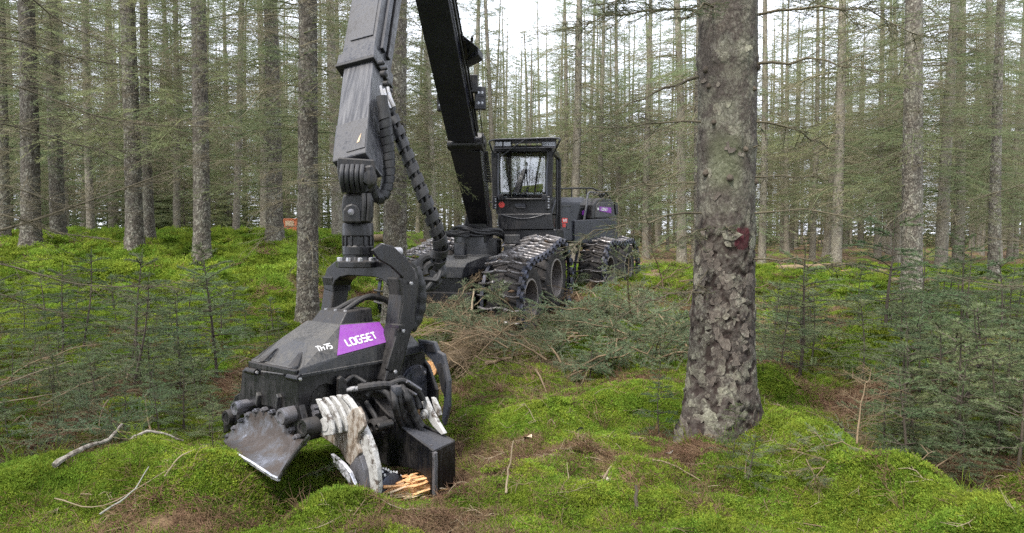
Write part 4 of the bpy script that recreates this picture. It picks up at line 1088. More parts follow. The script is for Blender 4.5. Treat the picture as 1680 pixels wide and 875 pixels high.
def build_brash():
    rng = np.random.default_rng(41)
    G = []
    for i in range(4):
        st, fo = spray_meshes(800 + i, L=1.1, nside=18, sidelen=.46); r = empty("spruce_branch"); link("stem", st, M['brash'], r); link("foliage", fo, M['cutgreen'], r); G.append(r)
    D = []
    for i in range(4):
        st, _ = spray_meshes(820 + i, L=1.2, nside=26, green=False, sidelen=.5, bend=.25); r = empty("dead_branch"); link("stem", st, M['brash'], r); D.append(r)
    B_MARKS = [(40, "by the photo's border"), (120, "near the pale fallen branch"), (220, "around the tall dark-stemmed sapling"), (320, "past the tall dark-stemmed sapling"), (400, "toward the cutting head"), (490, "behind the head's hood"), (560, "below the blade"), (715, "by the hose loops"), (760, "under the slewing base"), (800, "before the front bars"), (840, "in line with the cab"), (880, "before the front wheel"), (920, "before the second wheel"), (960, "before the rear bars"), (1000, "in line with the engine hood"), (1040, "past the rear track"), (1080, "toward the thick trunk"), (1120, "at the thick trunk"), (1180, "behind the thick trunk"), (1240, "just past the thick trunk"), (1300, "by the slender sapling"), (1440, "below the round mound"), (1520, "past the moss ridge"), (1600, "in the deep hollow"), (1670, "by the far border")]
    def put(pr, px, py, Y, label, group, s, dz=0.0, rz=None, tl=None):
        label = "%s %s, %s%s" % ("short" if s < .55 else "medium" if s < .85 else "long", label, min(B_MARKS, key=lambda q: abs(q[0] - px))[1], ", raised high" if dz > .2 else "")
        p = at(px, py, Y); x, y = p[0], Y; r = rng
        return place(pr, x, y, r.random() * 6.28 if rz is None else rz, s, label, group, "branch", dz, (r.normal() * .25, r.normal() * .3) if tl is None else tl)
    for k in range(28):   # brown heap beside the cutting head
        px = rng.normal(795, 42); Y = rng.uniform(7.4, 9.4); put(D[k % 4], px, 560, Y, "brown dead branch in the central heap", "brown brash heap", rng.uniform(.55, .95), rng.uniform(.02, .34))
    for k in range(14):   # sticks standing up at the track front
        px = rng.normal(755, 18); put(D[k % 4], px, 500, rng.uniform(10.0, 11.2), "brown dead branch leaning up", "branches against the track", rng.uniform(.5, .9), .1, None, (rng.normal() * .3, -rng.uniform(.5, 1.3)))
    for k in range(86):   # green boughs in front of the tracks
        t = rng.random(); px = 880 + 250 * t + rng.normal() * 30; Y = 8.2 + rng.uniform(0, 3.2); put(G[k % 4], px, 560, Y, "green cut bough in the long heap", "green cut boughs before the tracks", rng.uniform(.7, 1.2), rng.uniform(.02, .26))
    for k in range(22):
        px = rng.uniform(930, 1130); Y = rng.uniform(11.5, 16); put((G + D)[k % 8], px, 470, Y, "scattered cut bough", "cut boughs beside the rear track", rng.uniform(.7, 1.3), rng.uniform(0, .4))
    for k in range(30):
        px = rng.uniform(685, 790); put(G[k % 4], px, 520, rng.uniform(8.9, 10.6), "green cut bough under the front frame", "boughs under the front frame", rng.uniform(.6, 1.0), rng.uniform(0, .3))
    for k in range(24):
        px = rng.uniform(1120, 1330); put((D + G)[k % 8], px, 480, rng.uniform(10, 15), "cut branch on the brown floor", "branches behind the flaky trunk", rng.uniform(.6, 1.1), rng.uniform(0, .15))
    for k in range(36):
        px = rng.uniform(-10, 330); put((G + D + G)[k % 12], px, 640, rng.uniform(5.4, 7.6), "branch tangled on the slope", "branches on the slope", rng.uniform(.4, .8), rng.uniform(0, .12))
    for k in range(14):
        px = rng.uniform(360, 540); put(D[k % 4], px, 560, rng.uniform(7, 9), "brown dead branch on the ground", "branches behind the head", rng.uniform(.4, .8), rng.uniform(0, .12))
    for k in range(26):
        px = rng.uniform(1400, 1690); put((D + G)[k % 8], px, 700, rng.uniform(4.3, 6.2), "drooping branch in the hollow", "branches in the hollow", rng.uniform(.35, .65), rng.uniform(0, .1))
    for k in range(8):
        px = rng.uniform(470, 600); put(G[k % 4], px, 800, rng.uniform(4.45, 4.75), "green sprig under the head", "sprigs under the head", rng.uniform(.2, .34), .02)
    for k in range(5):
        put(G[k % 4], rng.uniform(1195, 1330), 780, rng.uniform(4.3, 4.7), "sprig half sunk in moss", "sprigs below the trunk", rng.uniform(.2, .36), .01)
    for p in G + D: drop(p)

    def stick(name, pts, r, mat, label, cat="stick", group=None, cutend=None, n=7):
        pts3 = []
        for px, py, Y, dz in pts:
            x = at(px, py, Y)[0]; pts3.append(np.array([x, Y, gz(x, Y) + dz]))
        P = spline(pts3, 5); k = len(P)
        root = None
        b = MB(); rr = [r * (1 - .65 * i / k) * (1 + .12 * math.sin(i * 2.3)) for i in range(k)]
        P = [p + np.array([rng.normal() * r * .25, 0, rng.normal() * r * .25]) for p in P]
        b.tube(P, rr, n); o = b.build(name, mat, None, 50); tag(o, label, cat, group); return o
    stick("fallen_branch", [(88, 800, 4.55, .05), (140, 765, 4.75, .07), (180, 715, 5.0, .10), (200, 680, 5.15, .20)], .020, M['birch'], "pale broken branch with peeling bark lying on the moss slope", "branch")
    stick("fallen_branch", [(215, 742, 4.9, .05), (250, 732, 4.95, .06), (300, 716, 5.0, .07)], .013, M['birch'], "short dark mottled branch above the moss mound, near the pale broken one", "branch")
    stick("lichen_stick", [(165, 865, 4.15, .05), (215, 830, 4.25, .06), (245, 785, 4.4, .08)], .0065, M['lichenstick'], "thin grey lichen-covered stick curving over the moss mound")
    stick("dry_stick", [(90, 845, 4.25, .05), (170, 848, 4.2, .08), (290, 780, 4.4, .05)], .004, M['pale'], "long hair-thin dry stem crossing the moss mound")
    stick("dry_stick", [(270, 800, 4.35, .05), (300, 775, 4.4, .09), (345, 750, 4.55, .06)], .006, M['pale'], "short bent dry stem on the moss mound near the curved blade")
    stick("dry_stick", [(830, 830, 4.3, .04), (833, 790, 4.4, .1), (842, 735, 4.5, .26)], .0075, M['pale'], "upright pale stem poking out of the moss beside the saw housing")
    stick("dry_stick", [(985, 845, 4.45, .02), (1015, 765, 4.72, .03), (1085, 760, 4.76, .035), (1150, 785, 4.62, .02)], .008, M['pale'], "forked thin stick lying across the open moss below the thick trunk")
    stick("dry_stick", [(990, 700, 5.5, .04), (1060, 690, 5.5, .05)], .006, M['pale'], "small straight twig on the moss before the thick trunk")
    stick("broken_stub", [(1044, 872, 4.05, -.02), (1043, 835, 4.1, .12)], .015, M['twigdark'], "short upright brown stub at the picture's lower edge", "stick")
    stick("dry_stick", [(-20, 650, 6.2, .25), (60, 620, 6.4, .35), (120, 595, 6.6, .42)], .008, M['pale'], "pale dry branch reaching in over the dark slope")
    stick("dry_stick", [(-10, 668, 6.0, .22), (50, 650, 6.1, .25), (160, 610, 6.4, .2)], .006, M['pale'], "thinner dry branch under the pale one over the dark slope")
    stick("cut_branch", [(796, 615, 8.2, .14), (840, 600, 8.0, .22)], .028, M['brash'], "stub of a cut branch with pale end in the brown heap", "branch")
    stick("broken_stick", [(757, 560, 9.6, .0), (772, 520, 9.6, .5), (778, 480, 9.9, .75)], .022, M['pale'], "broken barkless stick standing up before the steel track")
    for k in range(26):   # dry grass blades and stems over the litter
        px = rng.uniform(700, 1000); Y = rng.uniform(4.2, 6.5); dx = rng.normal() * 22
        stick("dry_straw", [(px, 800, Y, .01), (px + dx * .5, 790, Y + rng.normal() * .04, rng.uniform(.02, .07)), (px + dx, 780, Y + rng.normal() * .1, rng.uniform(.0, .1))], rng.uniform(.0018, .004), M['pale'], "thin dry stem on the brown needle litter beside the saw housing", "straw", "dry stems on the litter", n=5)
    # wood chips and pale leaves on the moss
    def leaf(px, py, Y, L, mat, label, name="dead_leaf", cat="leaf"):
        x = at(px, py, Y)[0]; z = gz(x, Y) + .03; a = rng.random() * 6.28; d = np.array([math.cos(a), math.sin(a), .25]); s_ = np.array([-math.sin(a), math.cos(a), rng.normal() * .4])
        b = MB(); rings = []
        for t, w in ((0, .08), (.25, .42), (.55, .5), (.8, .3), (1, .03)):
            c = np.array([x, Y, z]) + d * L * t; h = np.array([0, 0, 1.0]) * L * (.12 * math.sin(t * 3))
            rings.append([c + s_ * L * w * .8 + h * 2, c + h, c - s_ * L * w * .8 + h * 2, c + h - np.array([0, 0, .003])])
        b.loft(rings); o = b.build(name, mat, None, 60); tag(o, label, cat)
    leaf(945, 690, 5.6, .06, M['lichenstick'], "small pale curled leaf lying on the bright moss mound"); leaf(1095, 715, 5.1, .07, M['lichenstick'], "grey curled leaf beside the thick trunk's foot"); leaf(765, 772, 4.55, .075, M['deadleaf'], "pale green leaf leaning against the saw housing")
    leaf(1005, 798, 4.4, .05, M['deadleaf'], "pale green leaf lying flat on the lower open moss"); leaf(110, 568, 7.2, .07, M['chip'], "pale wood flake caught on the slope")
    leaf(985, 770, 4.6, .09, M['brash'], "rusty curled dead frond on the moss", "dead_frond"); leaf(860, 690, 5.4, .08, M['chip'], "pale shred of bark on the moss mound before the brash"); leaf(960, 735, 5.0, .09, M['chip'], "pale bark strip on the moss below the mound"); leaf(68, 500, 9, .16, M['chip'], "pale wood splinter high on the slope", "wood_splinter", "wood")
    # log ends and pale wood behind
    def log(px, py, Y, L, r, az, label, dz=0.1, mat='wood'):
        x = at(px, py, Y)[0]; c = np.array([x, Y, gz(x, Y) + dz]); d = np.array([math.cos(az), math.sin(az), .03])
        root = empty("cut_log", tuple(c)); tag(root, label, "log")
        b = MB(); b.tube([c - d * L / 2, c, c + d * L / 2], [r, r * .95, r * .9], 14, False); b.build("bark", M['brash'], root, 50)
        b = MB(); b.cyl(c - d * L / 2, c - d * (L / 2 - .004), r * .97, r * .97, 14); b.build("cut_end", M[mat], root); b = MB(); b.cyl(c + d * (L / 2 - .004), c + d * L / 2, r * .88, r * .88, 14); b.build("cut_end", M[mat], root)
    log(735, 580, 8.2, .9, .09, 1.2, "orange freshly cut log behind the head's slotted guard", .25); log(1050, 428, 19.5, 1.2, .22, .4, "freshly cut log with pale orange end by the rear track", .2)
    log(1470, 440, 21, 3.2, .13, .1, "pale felled log lying across the far floor before the clearing", .15); log(1545, 445, 18, 2.6, .10, -.15, "thin felled log before the dark stout spruce", .12); log(560, 412, 20, 2.5, .12, .3, "felled log beyond the rough trunk on the bank", .1); log(1330, 425, 22, 2.2, .1, .2, "thin log beside the far moss clearing", .12)
build_brash()

def build_overhang():
    """A spruce outside the picture whose long lower boughs reach in from the side."""
    rng = np.random.default_rng(61)
    for (bx, by, label, boughs) in [(-4.9, 5.6, "spruce at the picture's edge whose long thin boughs reach in low over the slope",
            [((-30, 385), (330, 262), 5.3, 5.3, .016, .5), ((-30, 430), (290, 470), 5.0, 5.4, .009, .25), ((-30, 130), (395, 210), 5.2, 6.0, .010, .9), ((-30, 60), (300, 120), 5.2, 6.0, .010, 1.0), ((-30, 300), (230, 350), 5.0, 5.6, .008, 1.0),
             ((-30, 350), (180, 392), 4.6, 5.0, .008, .8), ((-30, -40), (220, 90), 5.0, 5.7, .010, 1.), ((-30, 200), (260, 250), 5.4, 6.4, .008, .9), ((-30, 480), (120, 520), 4.9, 5.2, .007, .5)]),
            (5.6, 6.6, "spruce at the picture's edge whose green boughs hang in over the thicket", [((1720, 400), (1560, 360), 6.0, 6.2, .009, 1.), ((1720, 300), (1590, 330), 6.0, 6.2, .008, 1.), ((1720, 470), (1540, 450), 5.9, 6.3, .008, .9)])]:
        root = empty("spruce_tree", (bx, by, gz(bx, by))); tag(root, label, "tree")
        tm, lb, cr, prof = conifer_meshes(900 + int(by), H=17, r0=.15, live=.4, dead_n=8, live_n=100, dead_len=1.0, live_len=2.0, dead_from=5, sides=18)
        for nm, me, mt in (("trunk", tm, M['bark']), ("lower_branches", lb, M['twig']), ("crown", cr, M['needle'])):
            o = link(nm, me, mt); o.parent = root
        for (a, b, Ya, Yb, r, green) in boughs:
            p1, p2 = at(*a, Ya), at(*b, Yb); p0 = np.array([bx, by, max(.6, p1[2] - .1)])
            L = np.linalg.norm(p2 - p1); pts = np.array(spline([p0, p1, (p1 * .5 + p2 * .5) + np.array([0, 0, -.05 * L]) + rng.normal(size=3) * .04, p2], 5))
            P = pts[None]; s = Soup(); s.add(*polyline_tubes(P, np.array([r * .95]), np.array([.0025]), 6))
            vis = pts[4:][None]
            sa, sb = side_twigs(vis, int(24 * L), .05, np.array([L * .30]), rng, .75, .10, .5, .3)
            Q = np.stack([sa, (sa + sb) / 2 + rng.normal(size=sa.shape) * .015, sb], 1); ta, tb = side_twigs(Q, 8, .15, np.linalg.norm(sb - sa, axis=1) * .5, rng, .7, .1, .5, .3)
            s.add(*seg_tubes(sa, sb, np.full(len(sa), .0024), np.full(len(sa), .0013))); s.add(*seg_tubes(ta, tb, np.full(len(ta), .0016), np.full(len(ta), .001)))
            o = link("branch", s.mesh("branch"), M['bough']); o.parent = root; o.matrix_parent_inverse = root.matrix_basis.inverted()
            f = Soup(); f.add(*needle_twigs(np.concatenate([ta, sb * .5 + sa * .5]), np.concatenate([tb, sb]), 300 * green, .024, .0034, rng, .75)); fo = link("foliage", f.mesh("foliage"), M['needle']); fo.parent = o; fo.matrix_parent_inverse = root.matrix_basis.inverted()
build_overhang()

def build_crate():
    c = at(474, 371, 24.0); r = empty("orange_crate", tuple(c - [0, 0, .25])); tag(r, "small battered orange crate standing on the far mossy bank beside a spruce", "crate")
    b = MB(); b.box(c, (.25, .05, 0), (-.04, .22, 0), (0, 0, .20)); b.build("body", M['orange'], r, None, .015)
    b = MB(); b.box(c + [0, 0, .215], (.265, .055, 0), (-.045, .235, 0), (0, 0, .02)); b.build("lid", M['orange'], r, None, .008)
    b = MB(); b.box(c + [.09, -.225, .08], (.13, .025, 0), (0, .01, 0), (0, 0, .08)); b.build("label_patch", M['chip'], r, None, .005)
    for s in (-1, 1):
        b = MB(); b.box(c + [s * .2, s * .04, -.24], (.03, .006, 0), (-.03, .17, 0), (0, 0, .05)); b.build("foot", M['orange'], r, None, .005)
build_crate()

def build_debris():
    """Small twigs, cones and grass on the moss, too many to count."""
    rng = np.random.default_rng(91)
    def twig_patch(seed):
        r = np.random.default_rng(seed); P = branch_lines(np.array([0.012]), np.array([0.0]), np.array([.16]), np.array([.05]), np.array([.1]), r, 5, .16); a, b = side_twigs(P, 5, .2, np.array([.09]), r, .8, .0, .5, .2)
        s = Soup(); s.add(*polyline_tubes(P, np.array([.0028]), np.array([.0012]), 4)); s.add(*seg_tubes(a, b, np.full(len(a), .0014), np.full(len(a), .0008))); return s.mesh("twig_bit")
    def grass_patch(seed):
        r = np.random.default_rng(seed); n = 16; p = np.column_stack([r.normal(size=(n, 2)) * .02, np.zeros(n)]); d = norm(np.column_stack([r.normal(size=(n, 2)) * .5, np.ones(n)])); L = r.uniform(.05, .16, n); s = Soup()
        m = p + d * L[:, None] * .6; e = m + norm(d + np.column_stack([r.normal(size=(n, 2)) * .7, -.2 * np.ones(n)])) * L[:, None] * .5
        s.add(*seg_tubes(p, m, np.full(n, .0014), np.full(n, .0012))); s.add(*seg_tubes(m, e, np.full(n, .0012), np.full(n, .0004))); return s.mesh("grass_tuft")
    def pts(n, y0, y1):
        w = .72 * y1 + .8; p = spread_points(-w, w, y0, y1, n, rng); return np.column_stack([p, ground(p[:, 0], p[:, 1]) + .008])
    p = np.concatenate([pts(900, 2.9, 6), pts(1100, 6, 10)]); scatter("twig_litter", p, [(twig_patch(i), M['brash'] if i % 2 else M['pale']) for i in range(6)], rng.uniform(.5, 1.5, len(p)), rng, True, "small broken twigs strewn over the moss")
    p = np.concatenate([pts(420, 2.9, 6), pts(700, 6, 11)]); scatter("grass", p, [(grass_patch(40 + i), M['drygrass'] if i % 2 else M['mossleaf']) for i in range(4)], rng.uniform(.6, 1.4, len(p)), rng, True, "thin sparse grass blades growing through the moss")
build_debris()
# ================================================================== lettering (strokes)
GLYPH = {  # polylines on a unit-height grid, with the advance width
    'L': ([[(0, 1), (0, .12), (.12, 0), (.58, 0)]], .78), 'O': ([[(.12, 0), (0, .12), (0, .88), (.12, 1), (.58, 1), (.7, .88), (.7, .12), (.58, 0), (.12, 0)]], .96),
    'G': ([[(.7, 1), (.12, 1), (0, .88), (0, .12), (.12, 0), (.58, 0), (.7, .12), (.7, .48), (.38, .48)]], .96), 'S': ([[(.66, 1), (.12, 1), (0, .88), (0, .62), (.12, .52), (.56, .52), (.68, .4), (.68, .12), (.56, 0), (.02, 0)]], .92),
    'E': ([[(.6, 1), (.12, 1), (0, .88), (0, .12), (.12, 0), (.6, 0)], [(0, .5), (.52, .5)]], .82), 'T': ([[(-.05, 1), (.65, 1)], [(.3, 1), (.3, 0)]], .82),
    'H': ([[(0, 1), (0, 0)], [(0, .5), (.6, .5)], [(.6, .72), (.6, 0)]], .84), '7': ([[(0, 1), (.6, 1), (.25, 0)]], .80), '5': ([[(.6, 1), (0, 1), (0, .55), (.45, .55), (.6, .42), (.6, .12), (.48, 0), (0, 0)]], .8),
}
def stroke_text(text, o, u, v, h, w, name, mat, parent, depth=0.0015):
    """Flat printed letters: o = lower-left point, u = reading direction, v = upward direction (unit vectors)."""
    u, v, o = (np.asarray(q, float) for q in (u, v, o)); n = np.cross(u, v); n /= np.linalg.norm(n)
    b = MB(); x = 0.0; lay = 0
    for ch in text:
        pl, adv = GLYPH[ch]
        for line in pl:
            P = [np.array([(x + a) * h * .95, c * h]) for a, c in line]
            closed = np.allclose(P[0], P[-1]) and len(P) > 3
            if closed: P = P[:-1]
            L, R = [], []
            m = len(P)
            for i in range(m):
                a = P[(i - 1) % m] if closed or i > 0 else None; c = P[(i + 1) % m] if closed or i < m - 1 else None
                d1 = (P[i] - a) / np.linalg.norm(P[i] - a) if a is not None else None; d2 = (c - P[i]) / np.linalg.norm(c - P[i]) if c is not None else None
                d1 = d2 if d1 is None else d1; d2 = d1 if d2 is None else d2
                t = d1 + d2; t /= np.linalg.norm(t); nn = np.array([-t[1], t[0]]); k = w / 2 / max(.5, np.dot(nn, np.array([-d1[1], d1[0]])))
                L.append(P[i] + nn * k); R.append(P[i] - nn * k)
            to3 = lambda q: o + u * q[0] + v * q[1] + n * (depth + lay * 0.0002)
            vs = [to3(q) for q in L] + [to3(q) for q in R]; f = []
            for i in range(m if closed else m - 1):
                j = (i + 1) % m; f.append((i, m + i, m + j, j))
            b.add(vs, f); lay += 1
        x += adv
    return b.build(name, mat, parent)

# ================================================================== the harvesting head
HL, HW = np.array([.64, .768, 0]), np.array([-.768, .64, 0]); HK = np.array([-1.323, 4.6, 0]); HZ = np.array([0, 0, 1.0])
def side(off=0.0): return Plane(HK - HW * off, -HW)          # plane parallel to the head's near side, off metres outside it
def front(l=0.0): return Plane(HK + HL * l, -HL)             # plane across the head at l metres behind its front face
def hp(l, w, z): return HK + HL * l + HW * w + HZ * z

def build_head():
    root = empty("harvester_head", tuple(hp(.6, .3, .05))); tag(root, "black tree-harvesting head with purple decal and white worn knives lying on the moss", "harvester head")
    W_ = .66
    # ---- chassis
    ch = MB()
    ch.hexa([hp(.03, .03, .28), hp(1.12, .06, .30), hp(1.12, .60, .30), hp(.03, .63, .28), hp(.03, .03, .70), hp(1.12, .06, .66), hp(1.12, .60, .66), hp(.03, .63, .70)])
    chassis = ch.build("chassis", M['black'], root, None, .012)
    # side plate with the arch
    S0 = side(0.0)
    pl = [(489, 619), (640, 592), (697, 578), (700, 600), (652, 628), (640, 640), (560, 650), (556, 640), (548, 633), (536, 630), (524, 634), (515, 643), (509, 656), (507, 680), (512, 700), (503, 722), (489, 728)]
    b = MB(); b.prism(S0.ps(pl), HW * .035); b.build("side_plate", M['black'], root, None, .006)
    hk = [(556, 622), (561, 617), (567, 622), (572, 640), (582, 652), (600, 690), (625, 712), (622, 722), (600, 712), (580, 690), (566, 664), (556, 648)]
    b = MB(); b.prism(side(.05).ps(hk), HW * .03); b.build("knife_bracket", M['black'], root, None, .005)
    # front plate
    F0 = front(-.012)
    fp = [(397, 607), (488, 619), (489, 660), (497, 690), (508, 700), (500, 716), (489, 722), (479, 702), (462, 680), (445, 668), (425, 664), (407, 670), (394, 684), (380, 705), (366, 712), (366, 695), (374, 672), (393, 655)]
    b = MB(); b.prism(F0.ps(fp), HL * .045); fpl = b.build("front_plate", M['black'], root, None, .006)
    # second heavy plate behind, carrying the far hinge
    b = MB(); b.prism(front(.10).ps([(372, 690), (385, 650), (400, 640), (480, 655), (495, 700), (470, 690), (430, 668), (400, 680)]), HL * .05); b.build("hinge_plate", M['black'], root, None, .006)
    def pin(name, px, py, l, r, ln, mat='black', cap=True):
        c = front(l).p(px, py); b = MB()
        b.lathe(c + HL * .05, -HL, [(r * 1.0, 0), (r, ln * .8), (r * .92, ln), (r * .62, ln), (r * .6, ln * .94), (.001, ln * .94)], 22); b.build(name, M[mat], root, 35)
    pin("pin", 402, 667, -.03, .047, .13, 'worn'); pin("pin", 478, 680, -.03, .052, .13, 'worn'); pin("pin", 381, 684, .0, .055, .10); pin("pin", 507, 700, -.02, .055, .10)
    for px, py in [(424, 655), (457, 658)]:
        c = F0.p(px, py, .012); b = MB(); b.box(c, HL * .018, HW * .010 + HZ * .012, HZ * .038 - HW * .010); b.build("lug", M['grey'], root, None, .006)
    # bolts round the fixed knife
    for px, py in [(372, 716), (383, 703), (394, 691), (405, 681), (418, 675), (431, 673), (444, 677), (455, 684), (466, 694), (475, 706), (484, 718), (494, 729)]:
        c = front(-.055).p(px, py); b = MB(); b.lathe(c + HL * .03, -HL, [(.019, 0), (.019, .028), (.013, .03), (.012, .045), (.002, .046)], 6); b.build("bolt", M['worn'], root)
    # ---- fixed curved knife: a flared sheet
    top = [(366, 724), (373, 716), (382, 703), (393, 690), (405, 681), (418, 676), (431, 674), (444, 679), (456, 688), (466, 698), (477, 710), (487, 720), (500, 722)]
    bot = [(368, 727), (374, 732), (381, 738), (390, 744), (402, 751), (414, 758), (426, 766), (437, 773), (447, 780), (457, 784), (470, 762), (484, 741), (506, 713)]
    P0 = [front(-.045).p(*q) for q in top]; P2 = [front(-.26).p(*q) for q in bot]
    k = len(top)
    b = MB(); g = []
    for i in range(k):
        row = []
        for t in np.linspace(0, 1, 6):
            q = P0[i] * (1 - t) + P2[i] * t + (-HL * .02 - HZ * .0) * math.sin(PI * t) * 0 + (HL * .055 - HZ * .030) * math.sin(PI * t) * (1 - (abs(i - 6) / 6.5) ** 2); row.append(q)
        g.append(row)
    b.loft([[g[i][j] for j in range(6)] + [g[i][j] + HL * .016 - HZ * .012 for j in range(5, -1, -1)] for i in range(k)])
    b.build("fixed_knife", M['rusty'], root, 55)
    e0 = [front(-.265).p(*q) for q in bot[3:10]]; b = MB()
    b.loft([[q + HZ * .004, q + HZ * .0 - HL * .012, q - HZ * .022 - HL * .004, q - HZ * .018 + HL * .012] for q in e0]); b.build("knife_edge", M['steel'], root, 30)
    e1 = [front(-.265).p(*q) for q in bot[9:]]; b = MB(); b.loft([[q + HZ * .003, q - HL * .008, q - HZ * .012 - HL * .004, q - HZ * .012 + HL * .01] for q in e1]); b.build("knife_edge", M['worn'], root, 30)
    # ---- hood
    def st(bt, bd, rg, woff=.14, fw=0.0):
        p0, p1, p2 = side(0.012).p(*bt), side(0.008).p(*bd), side(-woff).p(*rg)
        l0, l1, l2 = (np.dot(p - HK, HL) for p in (p0, p1, p2)); far = lambda l, p, w: hp(l, w, p[2])
        return [p0, p1, p2, far(l2, p2, W_ - woff - fw * .6), far(l1, p1, W_ - .008 - fw), far(l0, p0, W_ - .012 - fw)]
    rings = [st((490, 618), (492, 605), (493, 603), .05, .10), st((494, 617), (497, 604), (507, 563), .14, .09), st((553, 606), (553, 586), (558, 533)), st((640, 591), (638, 562), (622, 528))]
    hood = MB(); hood.loft(rings); hd = hood.build("hood", M['grey'], root, None, .010)
    rs2 = [st((638, 592), (640, 575), (640, 552), .10), st((690, 580), (690, 566), (672, 548), .12), st((697, 580), (698, 574), (694, 570), .04)]
    b = MB(); b.loft(rs2); b.build("rear_hood", M['grey'], root, None, .010)
    # hood seam band, front handle, hinge barrels, notches
    A_, B_ = rings[1], rings[3]
    b = MB(); b.prism([A_[0] - HZ * .01, B_[0] - HZ * .01, B_[0] + HZ * .012, A_[0] + HZ * .012], -HW * .012); b.build("hood_seam", M['grey'], root, None, .004)
    c0, c1 = front(-.03).p(430, 610), front(-.03).p(466, 615); b = MB(); b.tube([c0 + HL * .04, c0, c1, c1 + HL * .04], .009, 8); b.build("handle", M['grey'], hd, 40)
    for px, py, dx in [(411, 609, 1), (480, 620, -1)]:
        c = front(-.03).p(px, py); b = MB(); b.cyl(c - HW * .075 * 1, c + HW * .045, .022, None, 16); hb = b.build("hinge_barrel", M['black'], hd, 40)
        b = MB(); e = c - HW * .075; b.lathe(e, -HW, [(.012, 0), (.012, .01), (.002, .011)], 6); b.build("hinge_bolt", M['chrome'], root)
    ft = rings[1][2], rings[1][3]; fb = rings[0][1], rings[0][4]
    for t in (.16, .78):
        m0 = fb[0] * (1 - t) + fb[1] * t; m1 = (ft[0] * (1 - t) + ft[1] * t) * .55 + m0 * .45; b = MB()
        b.prism([m0 - HW * .03 - HL * .012, m0 + HW * .03 - HL * .012, m1 - HL * .004], HL * .04 + HZ * .01); b.build("recess_rib", M['black'], hd, None, .004)
    # front step plate under the hood
    b = MB(); b.box(hp(-.015, .275, .735), HW * .27, HL * .02, HZ * .02); b.build("front_lip", M['black'], root, None, .006)
    # ---- decal: a purple panel on the sloping side, and the lettering
    r1, r2 = rings[2], rings[3]
    n = np.cross(r2[1] - r1[1], r1[2] - r1[1]); n /= np.linalg.norm(n); n = n if np.dot(n, -HW) > 0 else -n
    D = Plane(r1[1] + n * .006, n)
    dec = D.ps([(553, 584), (558, 534), (622, 529), (637, 553), (637, 561)])
    b = MB(); b.prism(dec, n * .003); dc = b.build("decal_panel", M['purple'], root)
    def text(tx, p0, p1, h, w, nm, pa):
        o = D.p(*p0, .0035); u = D.p(*p1, .0035) - o; u /= np.linalg.norm(u); v = np.cross(n, u); stroke_text(tx, o, u, v, h, w, nm, M['white'], pa)
    o = D.p(571, 568); e = D.p(621, 555); wlen = np.linalg.norm(e - o) / (sum(GLYPH[c][1] for c in "LOGSET") * .95); text("LOGSET", (571, 568), (621, 555), wlen, wlen * .22, "logo_lettering", dc)
    n2 = np.cross(rings[2][1] - rings[1][1], rings[1][2] - rings[1][1]); n2 /= np.linalg.norm(n2); n2 = n2 if np.dot(n2, -HW) > 0 else -n2
    # model lettering on the front part of the same side
    q0, q1 = (522, 577), (547, 571)
    # the facet is slightly twisted: take the plane through three of its corners
    n2 = np.cross(rings[2][1] - rings[1][1], rings[2][2] - rings[1][2] + rings[1][2] - rings[1][1]); n2 /= np.linalg.norm(n2); n2 = n2 if np.dot(n2, -HW) > 0 else -n2
    D2 = Plane(rings[2][1] + n2 * .035, n2); o = D2.p(*q0); u = D2.p(*q1) - o; L_ = np.linalg.norm(u); u /= L_; v = np.cross(n2, u); hh = L_ / (sum(GLYPH[c][1] for c in "TH75") * .95)
    stroke_text("TH75", o, u, v, hh, hh * .2, "model_lettering", M['white'], root)
    # top box behind the ridge (valve cover) with screws
    b = MB(); zt = rings[2][2][2]
    b.hexa([hp(.42, .16, zt - .02), hp(.72, .16, zt - .02), hp(.72, .50, zt - .02), hp(.42, .50, zt - .02), hp(.50, .18, zt + .075), hp(.72, .18, zt + .09), hp(.72, .48, zt + .09), hp(.50, .48, zt + .075)]); vc = b.build("valve_cover", M['black'], root, None, .008)
    for w in (.22, .33, .44):
        b = MB(); b.lathe(hp(.52, w, zt + .074), HZ, [(.012, 0), (.012, .012), (.002, .013)], 6); b.build("screw", M['chrome'], vc)
    # ---- tilt frame: an inverted U
    zT, zI = 1.385, 1.335
    lt, lb = .86, .74          # the frame leans: top further back than the pivots
    def leg(w0, w1, pts, name):
        rs = []
        for l, z, dl in pts: rs.append([hp(l - dl, w0, z), hp(l + dl, w0, z), hp(l + dl, w1, z), hp(l - dl, w1, z)])
        b = MB(); b.loft(rs); return b.build(name, M['black'], root, None, .012)
    leg(-.095, .045, [(.66, .60, .06), (.72, .74, .068), (.80, .98, .075), (.84, 1.18, .08), (.83, 1.30, .09)], "tilt_leg")
    leg(.68, .81, [(.66, .60, .06), (.72, .74, .065), (.80, .98, .07), (.84, 1.18, .075), (.83, 1.28, .08)], "tilt_leg")
    arc = [(-.085, 1.20), (-.09, 1.27), (-.05, 1.36), (.06, 1.405), (.20, 1.415), (.50, 1.415), (.66, 1.395), (.76, 1.34), (.80, 1.25), (.80, 1.18)]
    arci = [(.045, 1.18), (.045, 1.215), (.06, 1.25), (.11, 1.28), (.20, 1.295), (.50, 1.295), (.59, 1.28), (.65, 1.25), (.68, 1.21), (.68, 1.16)]
    b = MB(); b.loft([[hp(.76, w, z), hp(.93, w, z), hp(.93, w2, z2), hp(.76, w2, z2)] for (w, z), (w2, z2) in zip(arc, arci)]); b.build("tilt_arch", M['black'], root, None, .008)
